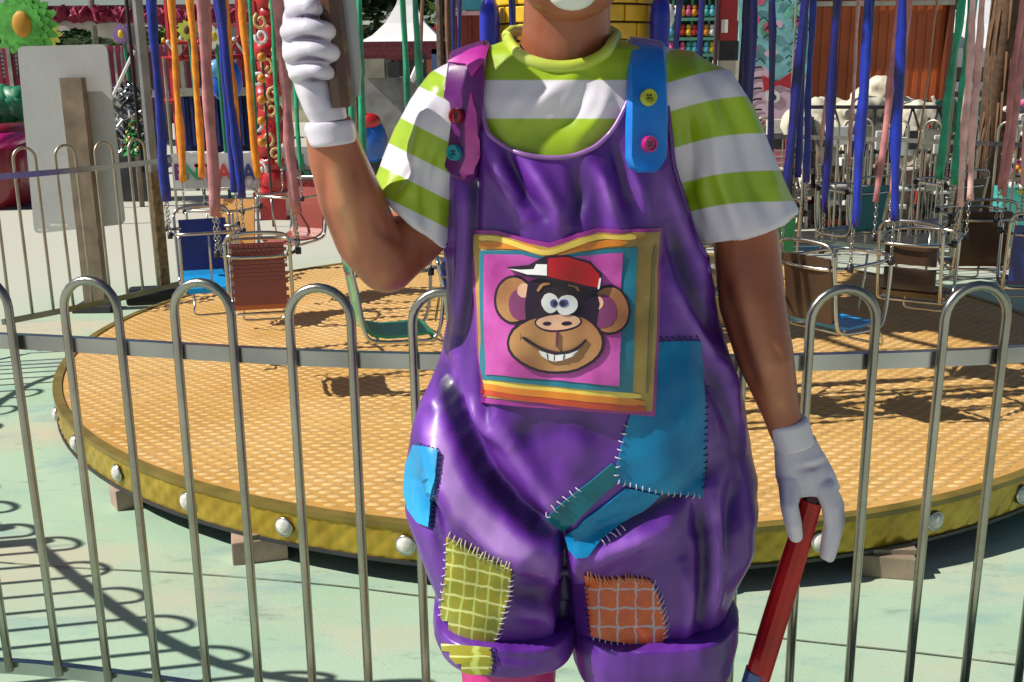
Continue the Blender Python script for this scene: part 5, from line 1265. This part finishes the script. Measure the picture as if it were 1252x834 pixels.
# --- folded sun loungers
e = root_at('lounger_stack', 1195, 10.9, 'stack of folded green loungers with white edged slats at right', 'lounger stack')
for i in range(6):
    a = P(1140 + i * 17, 118, 10.9 - i * .03); b = P(1172 + i * 17, 188, 10.9 - i * .03); d_ = b - a
    nn = Vector((d_.z, 0, -d_.x)).normalized() * .05
    mb = MB(); mb.tube([a, b], .017, 6); mb.build('white_edge', white, e); mb = MB(); q = [a + nn, b + nn, b + nn * 3.0, a + nn * 3.0]; vs = q + [v + Vector((0, .03, 0)) for v in q]
    mb.add(vs, [(0, 1, 2, 3), (7, 6, 5, 4), (0, 4, 5, 1), (1, 5, 6, 2), (2, 6, 7, 3), (3, 7, 4, 0)]).build('green_sling', mat('sling_green', (.01, .12, .08), .6, 0, .3, 6), e)
    MB().tube([b, (b.x + .02, b.y, 0)], .012, 6).build('leg', dullsteel, e)
# --- stacked metal parts and dark mats on the ground at right
for j, (x0, x1, y0, Yb, lab) in enumerate(((965, 1050, 232, 10.0, 'pile of metal ride parts nearest the sleeve'), (1052, 1140, 226, 9.9, 'pile of metal ride parts under the cream covers'), (1142, 1235, 232, 9.6, 'pile of metal ride parts under the green loungers'))):
    e = root_at('metal_parts_pile', (x0 + x1) / 2, Yb, lab, 'metal parts', 'piles of metal ride parts at right'); g_ = random.Random(j)
    a, b = P(x0, 300, Yb).x, P(x1, 300, Yb).x
    for i in range(34):
        x = g_.uniform(a, b); z = g_.uniform(.04, .62); L_ = g_.uniform(.15, .55); yw = g_.uniform(-.7, .7); m_ = (dullsteel, darkm, white, dullsteel, wood, darkm, mat('part_red', (.3, .03, .02)))[g_.randrange(7)]
        if g_.random() < .6: MB().box((x, Yb + g_.uniform(-.2, .2), z), (L_, g_.uniform(.03, .2), g_.uniform(.025, .07)), yw, bev=.006).build('bar', m_, e)
        else: MB().tube([(x, Yb + g_.uniform(-.2, .2), 0), (x + g_.uniform(-.1, .1), Yb + g_.uniform(-.2, .2), g_.uniform(.5, 1.0))], g_.uniform(.01, .025), 6).build('tube', m_, e)
e = empty('rubber_mat', (2.9, 9.0, 0), 'dark rubber mat with blue edge lying behind the carousel at right', 'mat'); MB().box((2.95, 9.05, .012), (2.5, .9, .024), .05, bev=.008).build('mat_sheet', darkm, e); MB().box((2.95, 8.55, .03), (2.5, .04, .03), .05).build('blue_edge', mat('edge_blue', (.05, .16, .26), .4), e)
# --- brown palm trunk and flower garlands at the right edge
e = root_at('palm_trunk', 1245, 9.2, 'shaggy brown trunk at the right edge of the photo', 'tree'); a = P(1240, 0, 9.2); mb = MB()
MB().tube([(a.x, 9.3, 0), (a.x - .03, 9.3, 1.6), (a.x + .02, 9.3, 3.2)], [.13, .11, .10], 12, rnd=.3).build('trunk', mat('trunk_brown', (.10, .055, .03), .9, 0, .4, 20, .6, 40), e, 'all')
for i in range(46):
    an = rg.uniform(PI, 2 * PI); z = rg.uniform(.9, 3); p = Vector((a.x + .12 * math.cos(an), 9.3 + .12 * math.sin(an), z)); mb = MB(); mb.tube([p, p + Vector((.02 * math.cos(an), .02 * math.sin(an), -.15)), p + Vector((.03 * math.cos(an), .03 * math.sin(an), -.35))], [.014, .012, .004], 4); mb.build('fibre', mat('fibre_brown', (.16, .08, .04), .9), e)
e = root_at('flower_bed_stand', 1246, 8.7, 'stand of small bright flowers at the right edge', 'flowers')
for i in range(40): MB().ball(P(rg.uniform(1226, 1262), rg.uniform(125, 235), 8.7 + rg.uniform(-.1, .1)), rg.uniform(.018, .035), 7).build('blossom', (pinkp, white, mat('blossom_violet', (.25, .06, .35)), mat('toy_orange', (.7, .25, .02)), mat('petal_lime', (.5, .5, .05)))[i % 5], e, 'all')
slab(1226, 230, 1264, 270, 8.7, .2, 'planter', tealp, e, ground=True)
# --- hedge / far backdrop buildings so that nothing opens on bare horizon
e = root_at('far_stalls', 640, 30, 'long low row of pale stalls closing the far side of the fairground', 'stalls')
cols = [(.40, .38, .34), (.14, .03, .05), (.30, .34, .38), (.45, .42, .30), (.06, .12, .10), (.34, .10, .06)]
for i in range(26):
    x0 = -420 + i * 82; top = 22 + 24 * random.random(); m_ = mat('stall_%d' % (i % 6), cols[i % 6], .6, 0, .3, 1.5); slab(x0, top, x0 + 78, 150, 30 + (i % 3) * .5, 3, 'stall_front', m_, e, ground=True)
    slab(x0 + 6, top + 22, x0 + 34, 110, 29.9 + (i % 3) * .5, .3, 'opening', darkm, e); slab(x0 - 2, top - 4, x0 + 80, top + 2, 29.6 + (i % 3) * .5, .6, 'awning', (maroon, white, redp)[i % 3], e)

e = root_at('steel_tower', 275, 14.6, 'red steel ride framework rising behind the pink and blue straps', 'ride frame')
rm_ = mat('frame_red', (.42, .012, .02), .4, 0, .3, 6)
for x0 in (205, 248, 292, 312): a = P(x0, 10, 14.6); MB().tube([(a.x, 14.6, 0), (a.x, 14.6, a.z + 1)], .05, 8).build('upright', rm_, e)
for y0 in (52, 72, 124): MB().tube([P(198, y0, 14.55), P(318, y0 - 3, 14.55)], .035, 8).build('cross_beam', rm_, e)
for i in range(8): MB().tube([P(205 + i * 14, 72, 14.5), P(219 + i * 14, 52, 14.5)] if i % 2 else [P(205 + i * 14, 52, 14.5), P(219 + i * 14, 72, 14.5)], .018, 6).build('brace', white if i % 3 == 0 else rm_, e)
for i in range(22): MB().ball(P(200 + i * 5.4, 49 + 3 * math.sin(i), 14.45), .032, 8).build('lamp', (yellowp, white, redp)[i % 3], e, 'all')
for j, (x0, x1, Yb, lab) in enumerate(((905, 985, 10.9, 'stack of pale folding chairs below the painted panel'), (1000, 1075, 9.35, 'stack of folding chairs left of the emerald strap'), (1085, 1160, 9.2, 'stack of folding chairs right of the blue straps'), (1170, 1240, 9.9, 'stack of folding chairs at the far right'))):
    e = root_at('folding_chair_stack', (x0 + x1) / 2, Yb, lab, 'chair stack', 'stacks of folding chairs at right'); g_ = random.Random(90 + j); a, b = P(x0, 300, Yb).x, P(x1, 300, Yb).x
    for i in range(7):
        x = a + (b - a) * (i + .5) / 7; t_ = g_.uniform(-.08, .08); m_ = (cream, dullsteel, white, darkm)[(i + j) % 4]; zt = g_.uniform(.75, .98)
        for sx in (-.02, .16): MB().tube([(x + sx, Yb, .0), (x + sx + t_, Yb + .06, zt)], .009, 6).build('leg', dullsteel, e)
        MB().box((x + .07 + t_, Yb + .05, zt - .1), (.17, .02, .16), .1, bev=.01).build('backrest', m_, e); MB().box((x + .07 + t_ * .5, Yb + .02, .42 + g_.uniform(-.03, .03)), (.17, .16, .03), .1, bev=.01).build('seat', m_, e)
